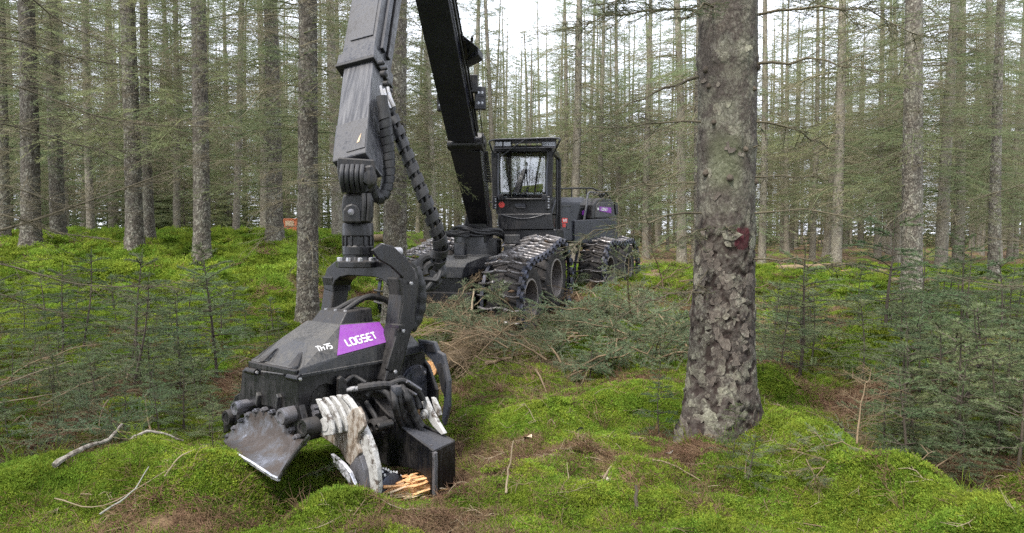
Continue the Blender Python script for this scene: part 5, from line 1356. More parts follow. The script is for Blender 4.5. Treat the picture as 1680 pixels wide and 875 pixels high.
    # outer flange of the near leg
    fl = [(611, 411), (628, 400), (648, 406), (669, 427), (681, 445), (682, 470), (681, 532), (650, 600), (643, 612), (634, 606), (654, 540), (661, 500), (662, 456), (642, 437), (622, 426)]
    b = MB(); b.prism(side(.10).ps(fl), HW * .025); b.build("tilt_flange", M['black'], root, None, .005)
    fl2 = [(618, 404), (626, 399), (646, 404), (662, 416), (690, 455), (684, 462), (655, 432), (630, 420)]
    b = MB(); b.prism(side(-.16).ps(fl2), HW * .02); b.build("tilt_flange", M['black'], root, None, .005)
    b = MB(); c = side(-.03).p(640, 414); b.cyl(c - HL * .05, c + HL * .09, .035, None, 14); b.build("tilt_cylinder", M['chrome'], root, 40)
    for px, py, r in [(627, 408, .02), (648, 418, .018), (634, 422, .016), (660, 428, .014)]:
        c = side(-.02).p(px, py); b = MB(); b.lathe(c, np.array([.2, -.5, .8]), [(r, 0), (r, .03), (r * .5, .035), (.002, .036)], 8); b.build("fitting", M['chrome'], root, 40)
    b = MB(); b.hexa([hp(.92, -.02, 1.22), hp(1.04, .02, 1.20), hp(1.04, .26, 1.20), hp(.92, .26, 1.22), hp(.92, -.02, 1.42), hp(1.02, .02, 1.36), hp(1.02, .26, 1.36), hp(.92, .26, 1.42)]); b.build("tilt_housing", M['black'], root, None, .015)
    for px, py in [(657, 536), (648, 610), (674, 465), (661, 543)]:
        c = side(.115).p(px, py); b = MB(); b.lathe(c, -HW, [(.013, 0), (.013, .01), (.002, .011)], 6); b.build("bolt", M['chrome'], root)
    c = side(.0).p(641, 630); b = MB(); b.lathe(c, -HW, [(.07, 0), (.07, .10), (.045, .105), (.04, .12), (.002, .121)], 20); b.build("pivot", M['black'], root, 40)
    # small stop on the near leg
    b = MB(); b.box(side(.13).p(650, 535), HW * .05, HL * .02, HZ * .012); b.build("stop", M['black'], root, None, .004)
    # ---- rear frame with slots, feed roller, knives at the far end
    rf = [(683, 557), (712, 561), (718, 577), (727, 582), (736, 625), (736, 668), (728, 700), (724, 690), (728, 655), (722, 620), (708, 592), (696, 580)]
    b = MB(); b.prism(front(1.02).ps(rf), HL * .035); b.build("guard_frame", M['frame'], root, None, .008)
    b = MB(); b.prism(front(1.008).ps([(693, 563), (709, 565), (713, 578), (702, 577)]), HL * .01); b.build("guard_slot", M['hose'], root)
    b = MB(); b.prism(front(1.008).ps([(716, 598), (723, 596), (730, 628), (729, 650), (724, 640)]), HL * .01); b.build("guard_slot", M['hose'], root)
    b = MB(); b.prism(front(1.06).ps([(640, 600), (685, 578), (702, 600), (716, 640), (716, 672), (706, 690), (690, 680), (680, 650), (650, 640)]), HL * .03); b.build("rear_plate", M['black'], root, None, .01)
    c = front(.95).p(655, 620); b = MB(); prof = []
    for k in range(9): prof += [(.15 + .012 * (k % 2), .02 * k), (.15 + .012 * (k % 2), .02 * k + .019)]
    b.lathe(c + HL * .02 - HZ * .05, -HW, prof, 26); b.build("feed_roller", M['link'], root, 30)
    for px, py in [(668, 596), (680, 593), (690, 603), (697, 612), (676, 604)]:
        c = front(.99).p(px, py); b = MB(); b.lathe(c, -HL, [(.016, 0), (.016, .012), (.002, .013)], 8); b.build("bolt", M['worn'], root)
    # ---- saw box reaching out sideways
    B0 = front(.60)
    sb = [(611, 652), (628, 672), (657, 700), (710, 740), (710, 812), (703, 792), (694, 778), (680, 770), (660, 766), (640, 766), (620, 758), (600, 720), (598, 672)]
    b = MB(); b.prism(B0.ps(sb), HL * .022); sx = b.build("saw_box", M['black'], root, None, .006)
    B1 = front(.84)
    sb1 = [tuple(x) for x in [(640, 652), (660, 668), (700, 697), (747, 722), (748, 782), (742, 800), (732, 780), (716, 770), (660, 760)]]
    b = MB(); b.prism(B1.ps(sb1), -HL * .022); b.build("saw_box_back", M['black'], root, None, .006)
    tp = [B0.p(657, 701), B0.p(709, 741), B1.p(746, 724), B1.p(690, 700)]
    cen = sum(tp) / 4; tp = [p - HZ * .006 for p in tp]; nt = np.cross(tp[1] - tp[0], tp[3] - tp[0]); nt /= np.linalg.norm(nt); nt = nt if nt[2] > 0 else -nt
    b = MB(); b.prism(tp, nt * .012); b.build("saw_box_lid", M['panel'], root, None, .003)
    for t, s in ((.12, .15), (.12, .8), (.85, .15), (.85, .82), (.5, .12)):
        p = (tp[0] * (1 - t) + tp[1] * t) * (1 - s) + (tp[3] * (1 - t) + tp[2] * t) * s; b = MB(); b.lathe(p + nt * .012, nt, [(.009, 0), (.009, .006), (.001, .007)], 6); b.build("screw", M['worn'], sx)
    en = [B0.p(710, 742), B1.p(747, 723), B1.p(748, 790), B0.p(710, 812)]; b = MB(); ne = np.cross(en[1] - en[0], en[3] - en[0]); ne /= np.linalg.norm(ne); ne = ne if np.dot(ne, -HW) > 0 else -ne
    b.prism(en, -ne * .025); b.build("saw_box_end", M['black'], root, None, .006)
    ed = MB(); ed.prism([B0.p(706, 740), B0.p(713, 744), B0.p(713, 814), B0.p(708, 812)], HL * .03 - HW * .0); ed.build("wear_edge", M['worn'], root, None, .004)
    b = MB(); b.prism(front(.62).ps([(604, 660), (612, 655), (640, 700), (655, 740), (640, 760), (606, 730)]), HL * .2); b.build("saw_motor_housing", M['black'], root, None, .015)
    # ribs visible on the box's inner side
    for a, c_ in (((585, 662), (606, 700)), ((600, 660), (628, 712))):
        b = MB(); q0, q1 = front(.45).p(*a), front(.45).p(*c_); b.tube([q0, (q0 + q1) / 2 + HZ * .02, q1], .017, 8); b.build("saw_rib", M['black'], root, 40)
    for px, py, r in [(612, 700, .05), (604, 712, .03), (622, 700, .028)]:
        c = front(.40).p(px, py); b = MB(); b.lathe(c + HL * .1, -HL, [(r, 0), (r, .11), (r * .6, .12), (r * .55, .10), (.002, .10)], 18); b.build("knuckle", M['black'], root, 40)
    # ---- white delimbing knife
    kp = [(523, 714), (531, 703), (548, 699), (564, 690), (577, 672), (586, 668), (593, 680), (597, 700), (594, 705), (587, 712), (585, 728), (590, 744), (583, 752), (575, 765), (568, 758), (556, 737), (541, 726)]
    b = MB(); b.prism(front(.16).ps(kp), HL * .03); kn = b.build("delimbing_knife", M['scraped'], root, None, .006)
    back = [(574, 668), (562, 655), (557, 651), (562, 648), (570, 655), (582, 672), (593, 695), (603, 716), (612, 740), (618, 768), (620, 800), (616, 832), (608, 838), (600, 834), (601, 800), (598, 775), (592, 750), (588, 728), (590, 712), (583, 692)]
    b = MB(); b.prism(front(.19).ps(back), HL * .04); b.build("knife_back", M['knife'], kn, None, .006)
    inn = [(583, 752), (590, 748), (597, 772), (600, 800), (599, 832), (592, 834), (588, 812), (584, 788), (572, 766)]
    b = MB(); b.prism(front(.155).ps(inn), HL * .05); b.build("knife_web", M['worn'], kn, None, .005)
    bl = [(542, 745), (549, 750), (563, 762), (574, 776), (582, 796), (586, 832), (580, 828), (577, 806), (570, 790), (558, 775), (548, 764)]
    b = MB(); b.prism(front(.10).ps(bl), HL * .025); b.build("knife_blade", M['steel'], kn, None, .004)
    rib = front(.045).ps([(517, 655), (523, 655), (534, 670), (543, 690), (546, 704), (546, 714), (530, 716), (524, 706), (531, 699), (531, 690), (525, 676)])
    for q_ in (0, .052, .104, .156):
        b = MB(); b.prism([p + HL * q_ for p in rib], HL * .022); b.build("knife_rib", M['knife'], kn, None, .005)
    c0 = front(.04).p(531, 697); c1 = c0 + HL * .19; b = MB(); b.cyl(c0, c1, .042, .042, 18); b.build("knife_barrel", M['knife'], kn, 40)
    for px, py in [(519, 668), (521, 677)]:
        c = front(.09).p(px, py); b = MB(); b.lathe(c, -HL, [(.02, 0), (.02, .03), (.002, .031)], 6); b.build("bolt", M['worn'], root)
    # ---- far white link arms
    for pts, l in ([(690, 655), (697, 652), (706, 672), (718, 694), (729, 712), (724, 714), (710, 700), (698, 682)], .80), ([(707, 652), (711, 654), (719, 672), (721, 682), (717, 684), (711, 670)], .88), ([(690, 675), (703, 672), (705, 682), (695, 686)], .80):
        b = MB(); b.prism(front(l).ps(pts), HL * .03); b.build("link_arm", M['knife'], root, None, .004)
    c = front(.79).p(698, 679); b = MB(); b.lathe(c, -HL, [(.032, 0), (.032, .02), (.018, .022), (.015, .03), (.002, .031)], 14); b.build("link_pin", M['knife'], root, 40)
    # ---- hoses
    def hose(pts, r, wrap=None, name="hose", mat='hose', n=10, k=9):
        P = spline(pts, k)
        rr = [r * (1 + .12 * (1 if (i // 2) % 2 else 0)) for i in range(len(P))] if wrap else r
        b = MB(); b.tube(P, rr, n); return b.build(name, M[mat], root, 30)
    H_ = lambda px, py, l: front(l).p(px, py)
    hose([H_(588, 637, .36), H_(610, 634, .42), H_(630, 632, .50), H_(650, 634, .58)], .027, True)
    b = MB(); b.cyl(H_(569, 640, .33), H_(590, 637, .36), .018); b.build("cylinder_rod", M['chrome'], root, 40)
    hose([H_(650, 634, .56), H_(654, 655, .55), H_(660, 680, .6), H_(676, 700, .70)], .026, True); hose([H_(655, 632, .62), H_(666, 650, .6), H_(676, 675, .66), H_(690, 700, .72)], .03, True)
    hose([H_(645, 638, .52), H_(648, 665, .5), H_(655, 690, .58), H_(664, 702, .66)], .022, True); hose([H_(640, 630, .54), H_(660, 625, .62), H_(680, 636, .7), H_(694, 655, .78)], .02)
    hose([H_(600, 650, .4), H_(612, 640, .45), H_(634, 645, .5), H_(648, 668, .52)], .02); hose([H_(664, 630, .66), H_(680, 645, .72), H_(688, 670, .74)], .018); hose([H_(566, 627, .3), H_(580, 618, .4), H_(600, 628, .45)], .014)
    c = H_(650, 641, .53); b = MB(); b.lathe(c, HZ, [(.034, -.03), (.036, -.025), (.036, .025), (.034, .03)], 16); b.build("hose_clamp", M['frame'], root, 30)
    for (a, c_) in [((652, 632), (668, 628)), ((660, 636), (682, 648)), ((668, 626), (690, 640))]:
        b = MB(); b.cyl(H_(*a, .6), H_(*c_, .7), .013, None, 8); b.build("fitting", M['worn'], root, 40)
    # ribbed hose down the back of the near leg
    hose([side(-.10).p(680, 440), side(-.08).p(688, 465), side(-.08).p(690, 495), side(-.10).p(684, 522), side(-.12).p(672, 540)], .042, True, "wrapped_hose", 'wrap', 14, 6)
    hose([hp(.55, .40, zt + .06), hp(.72, .30, zt + .15), hp(.90, .22, zt + .12), hp(1.0, .2, zt - .05)], .02); hose([hp(.55, .30, zt + .06), hp(.74, .22, zt + .17), hp(.92, .15, zt + .1)], .02)
    # feed roller with pale studs and the splintered log it holds
    c = front(.42).p(628, 800); b = MB(); b.lathe(c + HW * .1, -HW, [(.001, -.01), (.10, 0), (.11, .01), (.11, .19), (.10, .2), (.001, .21)], 20); fr = b.build("feed_roller", M['link'], root, 40)
    for k in range(14):
        for j in range(4):
            a = k / 14 * 2 * PI + j * .2; d = HL * math.cos(a) + HZ * math.sin(a); p = c + HW * (.08 - j * .05) + d * .108
            b = MB(); b.lathe(p, d, [(.009, 0), (.007, .012), (.001, .016)], 6); b.build("stud", M['white'], fr)
build_head()

def build_wood():
    rng = np.random.default_rng(8)
    c = at(664, 806, 4.72); z = c[2]
    r = empty("splintered_log", tuple(c)); tag(r, "short splintered orange log end gripped under the cutting head", "log")
    d = np.array([.85, .5, .05]); d /= np.linalg.norm(d); u, w, d = basis(d)
    b = MB(); rings = []
    for t in np.linspace(-.20, .18, 9): rings.append([c + d * t + (u * math.cos(a) + w * math.sin(a)) * (.050 + .012 * rng.normal()) for a in np.arange(14) * 2 * PI / 14])
    b.loft(rings); b.build("core", M['wood'], r)
    for k in range(80):
        a = rng.random() * 6.28; p = c + d * rng.uniform(-.22, .10) + (u * math.cos(a) + w * math.sin(a)) * rng.uniform(.045, .085); q = p + d * rng.uniform(.05, .20) + rng.normal(size=3) * .018
        b = MB(); b.tube([p, (p + q) / 2 + rng.normal(size=3) * .008, q], [.007 + .006 * rng.random(), .009, .002], 4); b.build("splinter", M['wood' if k % 3 else 'chip'], r)
build_wood()
# ================================================================== the harvester
A_, N_ = np.array([.36, .933, 0]), np.array([.933, -.36, 0])            # front frame: rearward, and towards the near side
AR, NR = np.array([.616, .788, 0]), np.array([.788, -.616, 0])          # rear frame
AC, NC = np.array([.17, .985, 0]), np.array([.985, -.17, 0])            # cab
UZ = np.array([0, 0, 1.0])

def bar_mesh():
    """Track shoe: a wavy steel bar with two cleats, x across, y along the track, z outward."""
    xs = np.array([-.40, -.36, -.27, -.18, -.12, -.06, .06, .12, .18, .27, .36, .40]); zs = np.array([.0, .012, .030, .050, .056, .030, .030, .056, .050, .030, .012, .0])
    ys = np.array([0, .006, .018, .010, -.01, -.02, -.02, -.01, .010, .018, .006, 0])
    b = MB(); b.loft([[(x, y - .019, z), (x, y + .019, z), (x, y + .014, z + .036), (x, y - .004, z + .050), (x, y - .014, z + .036)] for x, y, z in zip(xs, ys, zs)])
    for s in (-.12, .12):
        b.hexa([(s - .028, -.03, .08), (s + .028, -.03, .08), (s + .028, .03, .08), (s - .028, .03, .08), (s - .018, -.012, .115), (s + .018, -.012, .115), (s + .018, .018, .115), (s - .018, .018, .115)])
    me = bpy.data.meshes.new("track_bar"); me.from_pydata(b.v, [], b.f); me.validate(); me.materials.append(M['track'])
    return me
def link_mesh():
    b = MB(); n = 10; rings = []
    for k in range(n + 1):
        a = 2 * PI * k / n; c = np.array([0, .072 * math.cos(a), .055 * math.sin(a) - .02]); r = .024
        o = np.array([0, math.cos(a), math.sin(a)]); rings.append([c + o * r, c + np.array([r * 1.5, 0, 0]), c - o * r, c - np.array([r * 1.5, 0, 0])])
    b.loft(rings, False)
    me = bpy.data.meshes.new("chain_link"); me.from_pydata(b.v, [], b.f); me.validate(); me.materials.append(M['link']); return me
BAR, LINKM = bar_mesh(), link_mesh()

def sub(name, me, parent, mat4):
    o = bpy.data.objects.new(name, me); COL.objects.link(o); o.parent = parent; o.matrix_parent_inverse = MW(parent).inverted(); o.matrix_basis = mat4; return o

def wheel(root, c, n, R=.655, wd=.62, rim=.36):
    """c: centre of the outer face, n: outward axis."""
    i = -n; b = MB()
    prof = [(rim, .05), (rim + .02, .012), (rim + .10, -.012), (R - .09, 0), (R - .03, .045), (R, .11), (R + .004, wd / 2), (R, wd - .11), (R - .03, wd - .045), (R - .09, wd), (rim + .1, wd + .01), (rim, wd - .04)]
    b.lathe(c, i, prof, 44, False)
    u, v, d = basis(i)
    for k in range(20):   # lugs, chevron
        for s_ in (0, 1):
            pts = []
            for t in (0, 1):
                a = 2 * PI * (k + .5 * s_ + .45 * t) / 20; h = (.02 if s_ == 0 else wd - .02) * (1 - t) + wd / 2 * t; rr = (R - .035) * (1 - t) + R * t
                e = u * math.cos(a) + v * math.sin(a); tg = np.cross(d, e); base = c + d * h
                pts.append([base + e * (rr - .02) - tg * .03, base + e * (rr - .02) + tg * .03, base + e * (rr + .045) + tg * .022, base + e * (rr + .045) - tg * .022])
            b.loft(pts)
    ty = b.build("wheel", M['rubber'], root, 40)
    b = MB(); b.lathe(c, i, [(rim + .012, .03), (rim, .012), (rim - .018, .012), (rim - .03, .035), (rim - .035, .14), (rim - .05, .22), (rim - .12, .26), (.15, .23), (.13, .17), (.10, .16), (.001, .16)], 36, False); rm = b.build("rim", M['rim'], ty, 35)
    b = MB(); b.lathe(c, i, [(rim + .016, .024), (rim + .012, .002), (rim - .016, .0), (rim - .024, .02), (rim - .02, .03)], 40, False); b.build("rim_edge", M['rimedge'], ty, 50)
    for k in range(10):
        a = 2 * PI * k / 10; p = c + i * .235 + (u * math.cos(a) + v * math.sin(a)) * .19; b = MB(); b.lathe(p + i * .01, -i, [(.018, 0), (.018, .04), (.002, .041)], 6); b.build("wheel_nut", M['worn'], ty)
    return ty

def bogie(root, c0, c1, n, links=True, wd=.62):
    """two wheels and the steel track round them; c0 / c1: outer face centres."""
    c0, c1 = np.asarray(c0, float), np.asarray(c1, float)
    wheel(root, c0, n); wheel(root, c1, n)
    m0, m1 = c0 - n * wd / 2, c1 - n * wd / 2
    e1 = m1 - m0; D = np.linalg.norm(e1); e1 /= D; e2 = np.cross(n, e1); e2 = e2 if e2[2] > 0 else -e2; R = .715
    per = 2 * D + 2 * PI * R; nb = int(round(per / .205)); path = []
    for k in range(nb):
        s = (k + .35) / nb * per
        if s < D: t = s / D; P = m0 + e1 * D * (1 - t) * 1.0 + e2 * (R - .05 * math.sin(PI * t)); P = m1 - e1 * s + e2 * (R - .05 * math.sin(PI * t)); T = -e1; O = e2
        elif s < D + PI * R: a = (s - D) / R; O = e2 * math.cos(a) - e1 * math.sin(a); T = -e1 * math.cos(a) - e2 * math.sin(a); P = m0 + O * R
        elif s < 2 * D + PI * R: q = s - D - PI * R; P = m0 + e1 * q - e2 * R; T = e1; O = -e2
        else: a = (s - 2 * D - PI * R) / R; O = -e2 * math.cos(a) + e1 * math.sin(a); T = e1 * math.cos(a) + e2 * math.sin(a); P = m1 + O * R
        path.append((P, T, O))
    # the carrying bands under the bars
    b = MB()
    for off in (-.33, .33):
        ring = []
        for P, T, O in path + path[:1]:
            q = P - n * off; ring.append([q - n * .03 - O * .02, q + n * .03 - O * .02, q + n * .03 + O * .002, q - n * .03 + O * .002])
        b.loft(ring, False)
    tr = b.build("steel_track", M['link'], root, 30)
    rg = np.random.default_rng(int(abs(c0[0] * 100)) + 3)
    for P, T, O in path:
        X = np.cross(T, O); X /= np.linalg.norm(X); j = rg.normal(size=3) * .006
        m = Matrix(((X[0], T[0], O[0], P[0] + j[0]), (X[1], T[1], O[1], P[1] + j[1]), (X[2], T[2], O[2], P[2] + j[2]), (0, 0, 0, 1)))
        sub("track_bar", BAR, tr, m @ Matrix.Rotation(rg.normal() * .022, 4, 'Z'))
        if links:
            for sd in (-.39, .39):
                if sd * np.dot(X, n) < 0: continue
                Q = P + X * sd; mm = m.copy(); mm.translation = Vector(Q); sub("chain_link", LINKM, tr, mm)
    # mud and bark packed between the bars
    b = MB()
    for k in range(26):
        P, T, O = path[int(rg.integers(0, len(path)))]; c = P + T * rg.uniform(.05, .14) + n * rg.uniform(-.36, .36) + O * rg.uniform(-.01, .03); r = rg.uniform(.015, .045)
        q = rg.normal(size=(6, 3)); q = q / np.linalg.norm(q, axis=1, keepdims=True)
        X = np.cross(T, O); oc = [c + X * r * 1.6, c + T * r, c - X * r * 1.6, c - T * r]; oc = [p + rg.normal(size=3) * r * .3 for p in oc]
        b.add(oc + [c + O * r * .8, c - O * r], [(0, 1, 4), (1, 2, 4), (2, 3, 4), (3, 0, 4), (1, 0, 5), (2, 1, 5), (3, 2, 5), (0, 3, 5)])
    md = b.build("packed_mud", M['mud'], root); md['kind'] = 'stuff'
    b = MB(); b.tube([m0 - n * .1, (m0 + m1) / 2 - n * .45 + UZ * .08, m1 - n * .1], [.16, .24, .16], 12); b.build("bogie_axle", M['black'], root, 40)

def helix(center, R, width, pitch, thick=.006, n_per=14):
    """a flat band wound round a hose."""
    P = np.array(center); d = np.diff(P, axis=0); s = np.concatenate([[0], np.cumsum(np.linalg.norm(d, axis=1))]); L = s[-1]; N = int(L / pitch * n_per); rings = []; u = None
    Rr = R if not np.isscalar(R) else np.full(len(P), R)
    for k in range(N + 1):
        x = L * k / N; c = np.array([np.interp(x, s, P[:, j]) for j in range(3)]); c2 = np.array([np.interp(min(L, x + .01), s, P[:, j]) for j in range(3)]); c1 = np.array([np.interp(max(0, x - .01), s, P[:, j]) for j in range(3)])
        t = (c2 - c1) / np.linalg.norm(c2 - c1); u = basis(t)[0] if u is None else u - t * np.dot(u, t); u = u / np.linalg.norm(u); w = np.cross(t, u)
        a = 2 * PI * k / n_per; o = u * math.cos(a) + w * math.sin(a); r = np.interp(x, s, Rr) * (1 + .04 * math.sin(k * 1.7))
        rings.append([c + o * r - t * width / 2, c + o * (r + thick) - t * width / 2, c + o * (r + thick) + t * width / 2, c + o * r + t * width / 2])
    b = MB(); b.loft(rings); return b

def build_harvester():
    base = np.array([-.3, 14.6, gz(-.3, 14.6)])
    root = empty("forest_harvester", tuple(base)); tag(root, "black wheeled forest harvester with steel tracks, cab and raised crane boom", "harvester")
    # ---- running gear
    f0, f1 = at(872, 492, 12.9), at(914, 456, 14.25)
    bogie(root, f0, f1, N_)
    off = -N_ * 2.62; bogie(root, f0 + off + N_ * .62 + UZ * .02, f1 + off + N_ * .62, -N_ * -1, False)
    r0, r1 = at(1002, 446, 17.5), at(1031, 440, 18.85); NB = np.array([.914, -.405, 0])
    bogie(root, r0, r1, NB); bogie(root, r0 - NB * 2.0, r1 - NB * 2.0, NB, False)
    # ---- front frame
    ax = lambda t, s=0, z=0: np.array([-.95, 13.50, 0]) + A_ * t + N_ * s + UZ * z
    b = MB(); b.hexa([ax(-.85, -.50, .55), ax(-.85, .50, .55), ax(2.4, .45, .60), ax(2.4, -.45, .60), ax(-.85, -.50, 1.05), ax(-.85, .50, 1.05), ax(2.4, .45, 1.12), ax(2.4, -.45, 1.12)]); b.build("front_frame", M['black'], root, None, .02)
    b = MB(); b.loft([[ax(-1.0, s * .9, .86), ax(-1.0, s, 1.06), ax(-.90, s, 1.13), ax(-.2, s, 1.20), ax(.05, s * .9, 1.22), ax(.05, s, 1.0)] for s in (-.52, -.4, .4, .56)]); b.build("nose_cover", M['grey'], root, None, .015)
    b = MB(); b.box(ax(-.4, .2, 1.215), N_ * .12, A_ * .05, UZ * .02); b.build("nose_handle", M['black'], root, None, .01)
    b = MB(); b.hexa([ax(-.9, -.62, .40), ax(-.9, .62, .40), ax(.4, .62, .40), ax(.4, -.62, .40), ax(-.9, -.62, .62), ax(-.9, .62, .62), ax(.4, .62, .62), ax(.4, -.62, .62)]); b.build("belly_plate", M['black'], root, None, .02)
    # ---- slewing base with coiled hoses
    c = at(776, 400, 14.1); zb, zt = 1.08, 1.66
    b = MB(); b.lathe(np.array([c[0], c[1], zb]), UZ, [(.42, 0), (.42, .12), (.36, .15), (.36, .48), (.39, .5), (.39, .60), (.20, .62), (.001, .62)], 28); b.build("slewing_base", M['grey'], root, 40, .008)
    b = MB(); b.lathe(np.array([c[0] + .30, c[1] + .05, zb + .05]), UZ, [(.24, 0), (.24, .36), (.2, .40), (.001, .40)], 20); b.build("slewing_motor", M['black'], root, 40)
    b = MB(); b.hexa([c + N_ * x + A_ * y + UZ * z for z in (-.30, .02) for x, y in ((-.20, -.42), (.02, -.46), (.02, -.30), (-.20, -.30))]); b.build("slewing_cover", M['grey'], root, None, .02)
    rg = np.random.default_rng(4)
    for k in range(5):
        h = UZ * (.10 + .025 * k); pts = [c + h + np.array([-.42, -.05, .10]) + rg.normal(size=3) * .02, c + h + np.array([-.2, -.40, .12]) + rg.normal(size=3) * .03, c + h + np.array([.12, -.42, .10]) + rg.normal(size=3) * .03, c + h + np.array([.45, -.25, .06]) + rg.normal(size=3) * .03, c + h + np.array([.62, .05, -.05])]
        b = MB(); b.tube(spline(pts, 6), .030, 8); b.build("hose", M['hose'], root, 40)
    for k in range(3):
        cc = at(751, 384, 13.6) + UZ * (.02 * k - .02); pts = [cc + np.array([.21 * math.cos(a), .16 * math.sin(a), .02 * math.sin(2 * a + k)]) for a in np.linspace(0, 2 * PI, 20)]
        b = MB(); b.tube(pts, .022, 7); b.build("hose_coil", M['hose'], root, 40)
    b = MB(); b.tube(spline([at(742, 392, 13.6), at(738, 400, 13.6), at(735, 410, 13.7)], 5), .012, 6); b.build("hose", M['hose'], root, 40)
    for (px, py, w, h) in ((840, 393, .15, .09), (836, 411, .10, .09)):
        q = at(px, py, 14.0); b = MB(); b.box(q, N_ * w * .8, A_ * .12, UZ * h); b.build("step_box", M['grey'], root, None, .02)
    # ---- cab
    FC = Plane(at(857, 310, 15.0), -AC)
    def cprism(pts, off, th, name, mat, bev=.008, par=None): b = MB(); b.prism(FC.ps(pts, off), AC * th); return b.build(name, M[mat], par or root, None, bev)
    cab = cprism([(814, 326), (902, 324), (903, 352), (815, 352)], .02, .10, "cab", 'black', .01)
    cprism([(816, 351), (904, 350), (908, 377), (817, 378)], .10, .16, "front_bumper", 'black', .02, cab)
    lip = [FC.p(px, 352 + 7 * math.sin(PI * (px - 822) / 72), .115) for px in np.linspace(822, 894, 12)]; b = MB(); b.tube(lip, .014, 6); b.build("bumper_lip", M['panel'], cab, 50)
    cprism([(820, 377), (912, 376), (914, 398), (826, 398)], .06, 1.5, "cab_base", 'black', .02, cab)
    # floor, pillars, back
    def pil(px0, py0, px1, py1, o0, o1, w, name="pillar"):
        b = MB(); p0, p1 = FC.p(px0, py0, o0), FC.p(px1, py1, o1); b.loft([[p + NC * a * w + AC * d * w for a, d in ((-1, -1), (1, -1), (1, 1), (-1, 1))] for p in (p0, p1)]); return b.build(name, M['black'], cab, None, .008)
    pil(813, 326, 811, 250, .0, .02, .055); pil(901, 324, 903, 248, .0, .02, .06)
    dv = AC * 1.45
    for px, py1 in ((814, 385), (903, 385)):
        p0, p1 = FC.p(px, 385) + dv, FC.p(px, 248) + dv; b = MB(); b.loft([[p + NC * a * .06 + AC * d * .06 for a, d in ((-1, -1), (1, -1), (1, 1), (-1, 1))] for p in (p0, p1)]); b.build("pillar", M['black'], cab, None, .01)
    roof = [FC.p(809, 250, .05), FC.p(907, 250, .05), FC.p(905, 250) + dv * 1.05, FC.p(811, 250) + dv * 1.05]
    b = MB(); b.prism(roof, UZ * .14); b.build("roof", M['black'], cab, None, .02)
    low = [FC.p(816, 350), FC.p(902, 350), FC.p(902, 350) + dv, FC.p(816, 350) + dv]; b = MB(); b.prism([p - UZ * .02 for p in low], UZ * -.3); b.build("cab_floor", M['black'], cab, None, .01)
    for px in (816, 901):
        q = [FC.p(px, 350), FC.p(px, 328), FC.p(px, 322) + dv * .45, FC.p(px, 322) + dv, FC.p(px, 350) + dv]; b = MB(); b.prism(q, NC * (.03 if px > 850 else -.03)); b.build("side_panel", M['black'], cab, None, .008)
    bk = [FC.p(816, 350) + dv, FC.p(902, 350) + dv, FC.p(902, 330) + dv, FC.p(816, 330) + dv]; b = MB(); b.prism(bk, AC * .04); b.build("back_panel", M['black'], cab, None, .008)
    # bulged windscreen
    rows = []
    for v_ in np.linspace(0, 1, 8):
        row = []
        for u_ in np.linspace(0, 1, 10):
            px = (817 + 80 * u_) * (1 - v_) + (816 + 82 * u_) * v_; py = 326 * (1 - v_) + 250 * v_; row.append(FC.p(px, py, .03 + .10 * math.sin(PI * u_) * (1 - .3 * v_) + .05 * math.sin(PI * v_)))
        rows.append(row)
    b = MB(); b.loft(rows, False, False); g = b.build("windscreen", M['glass'], cab, 60)
    m = g.modifiers.new("thick", 'SOLIDIFY'); m.thickness = .008
    for px, nm in ((903, "side_window"), (814, "side_window")):
        q = [FC.p(px, 322) + dv * .08, FC.p(px, 252) + dv * .08, FC.p(px, 252) + dv * .94, FC.p(px, 322) + dv * .94]; b = MB(); b.prism(q, NC * .006); b.build(nm, M['glass'], cab)
    q = [FC.p(820, 328) + dv, FC.p(898, 328) + dv, FC.p(898, 254) + dv, FC.p(820, 254) + dv]; b = MB(); b.prism(q, AC * .006); b.build("rear_window", M['glass'], cab)
    fr = [FC.p(818 + 80 * t, 327, .03 + .10 * math.sin(PI * t)) for t in np.linspace(0, 1, 10)]; b = MB(); b.tube(fr, .02, 6); b.build("windscreen_seal", M['black'], cab, 50)
    for px0, px1 in ((818, 818), (897, 899)):
        b = MB(); b.tube([FC.p(px0, 325, .05), FC.p(px0 - .5, 288, .09), FC.p(px1, 252, .06)], .022, 6); b.build("windscreen_frame", M['frame'], cab, 50)
    # roof guard: bent tubes with crossbars, work lamps under it
    gt = [FC.p(x, y, o) for x, y, o in ((812, 258, .10), (805, 240, .35), (808, 230, .42), (860, 228, .45), (914, 227, .42), (916, 236, .35), (906, 256, .10))]
    b = MB(); b.tube(spline(gt, 5), .018, 7); b.build("roof_guard", M['frame'], cab, 50)
    gb = [FC.p(x, y, o) for x, y, o in ((810, 244, .34), (860, 243, .36), (912, 242, .34))]; b = MB(); b.tube(gb, .014, 6); b.build("roof_guard_rail", M['frame'], cab, 50)
    for px in (846, 863, 881):
        b = MB(); b.tube([FC.p(px, 229, .44), FC.p(px, 243, .36)], .010, 6); b.build("roof_guard_bar", M['frame'], cab)
    b = MB(); b.prism([FC.p(807, 231, .40), FC.p(914, 228, .40), FC.p(908, 232) + dv * .2, FC.p(812, 234) + dv * .2], UZ * .025); b.build("roof_visor", M['black'], cab, None, .006)
    for px in (819, 833, 896, 906):
        p = FC.p(px, 237, .27); b = MB(); b.box(p, NC * .085, AC * .05, UZ * .06); lp = b.build("work_lamp", M['black'], cab, None, .01); b = MB(); b.box(p - AC * .052, NC * .068, AC * .004, UZ * .044); b.build("lens", M['lens'], cab, None, .004)
    b = MB(); b.tube([FC.p(822, 257, .16), FC.p(845, 240, .40), FC.p(862, 229, .46)], .013, 6); b.build("guard_brace", M['frame'], cab)
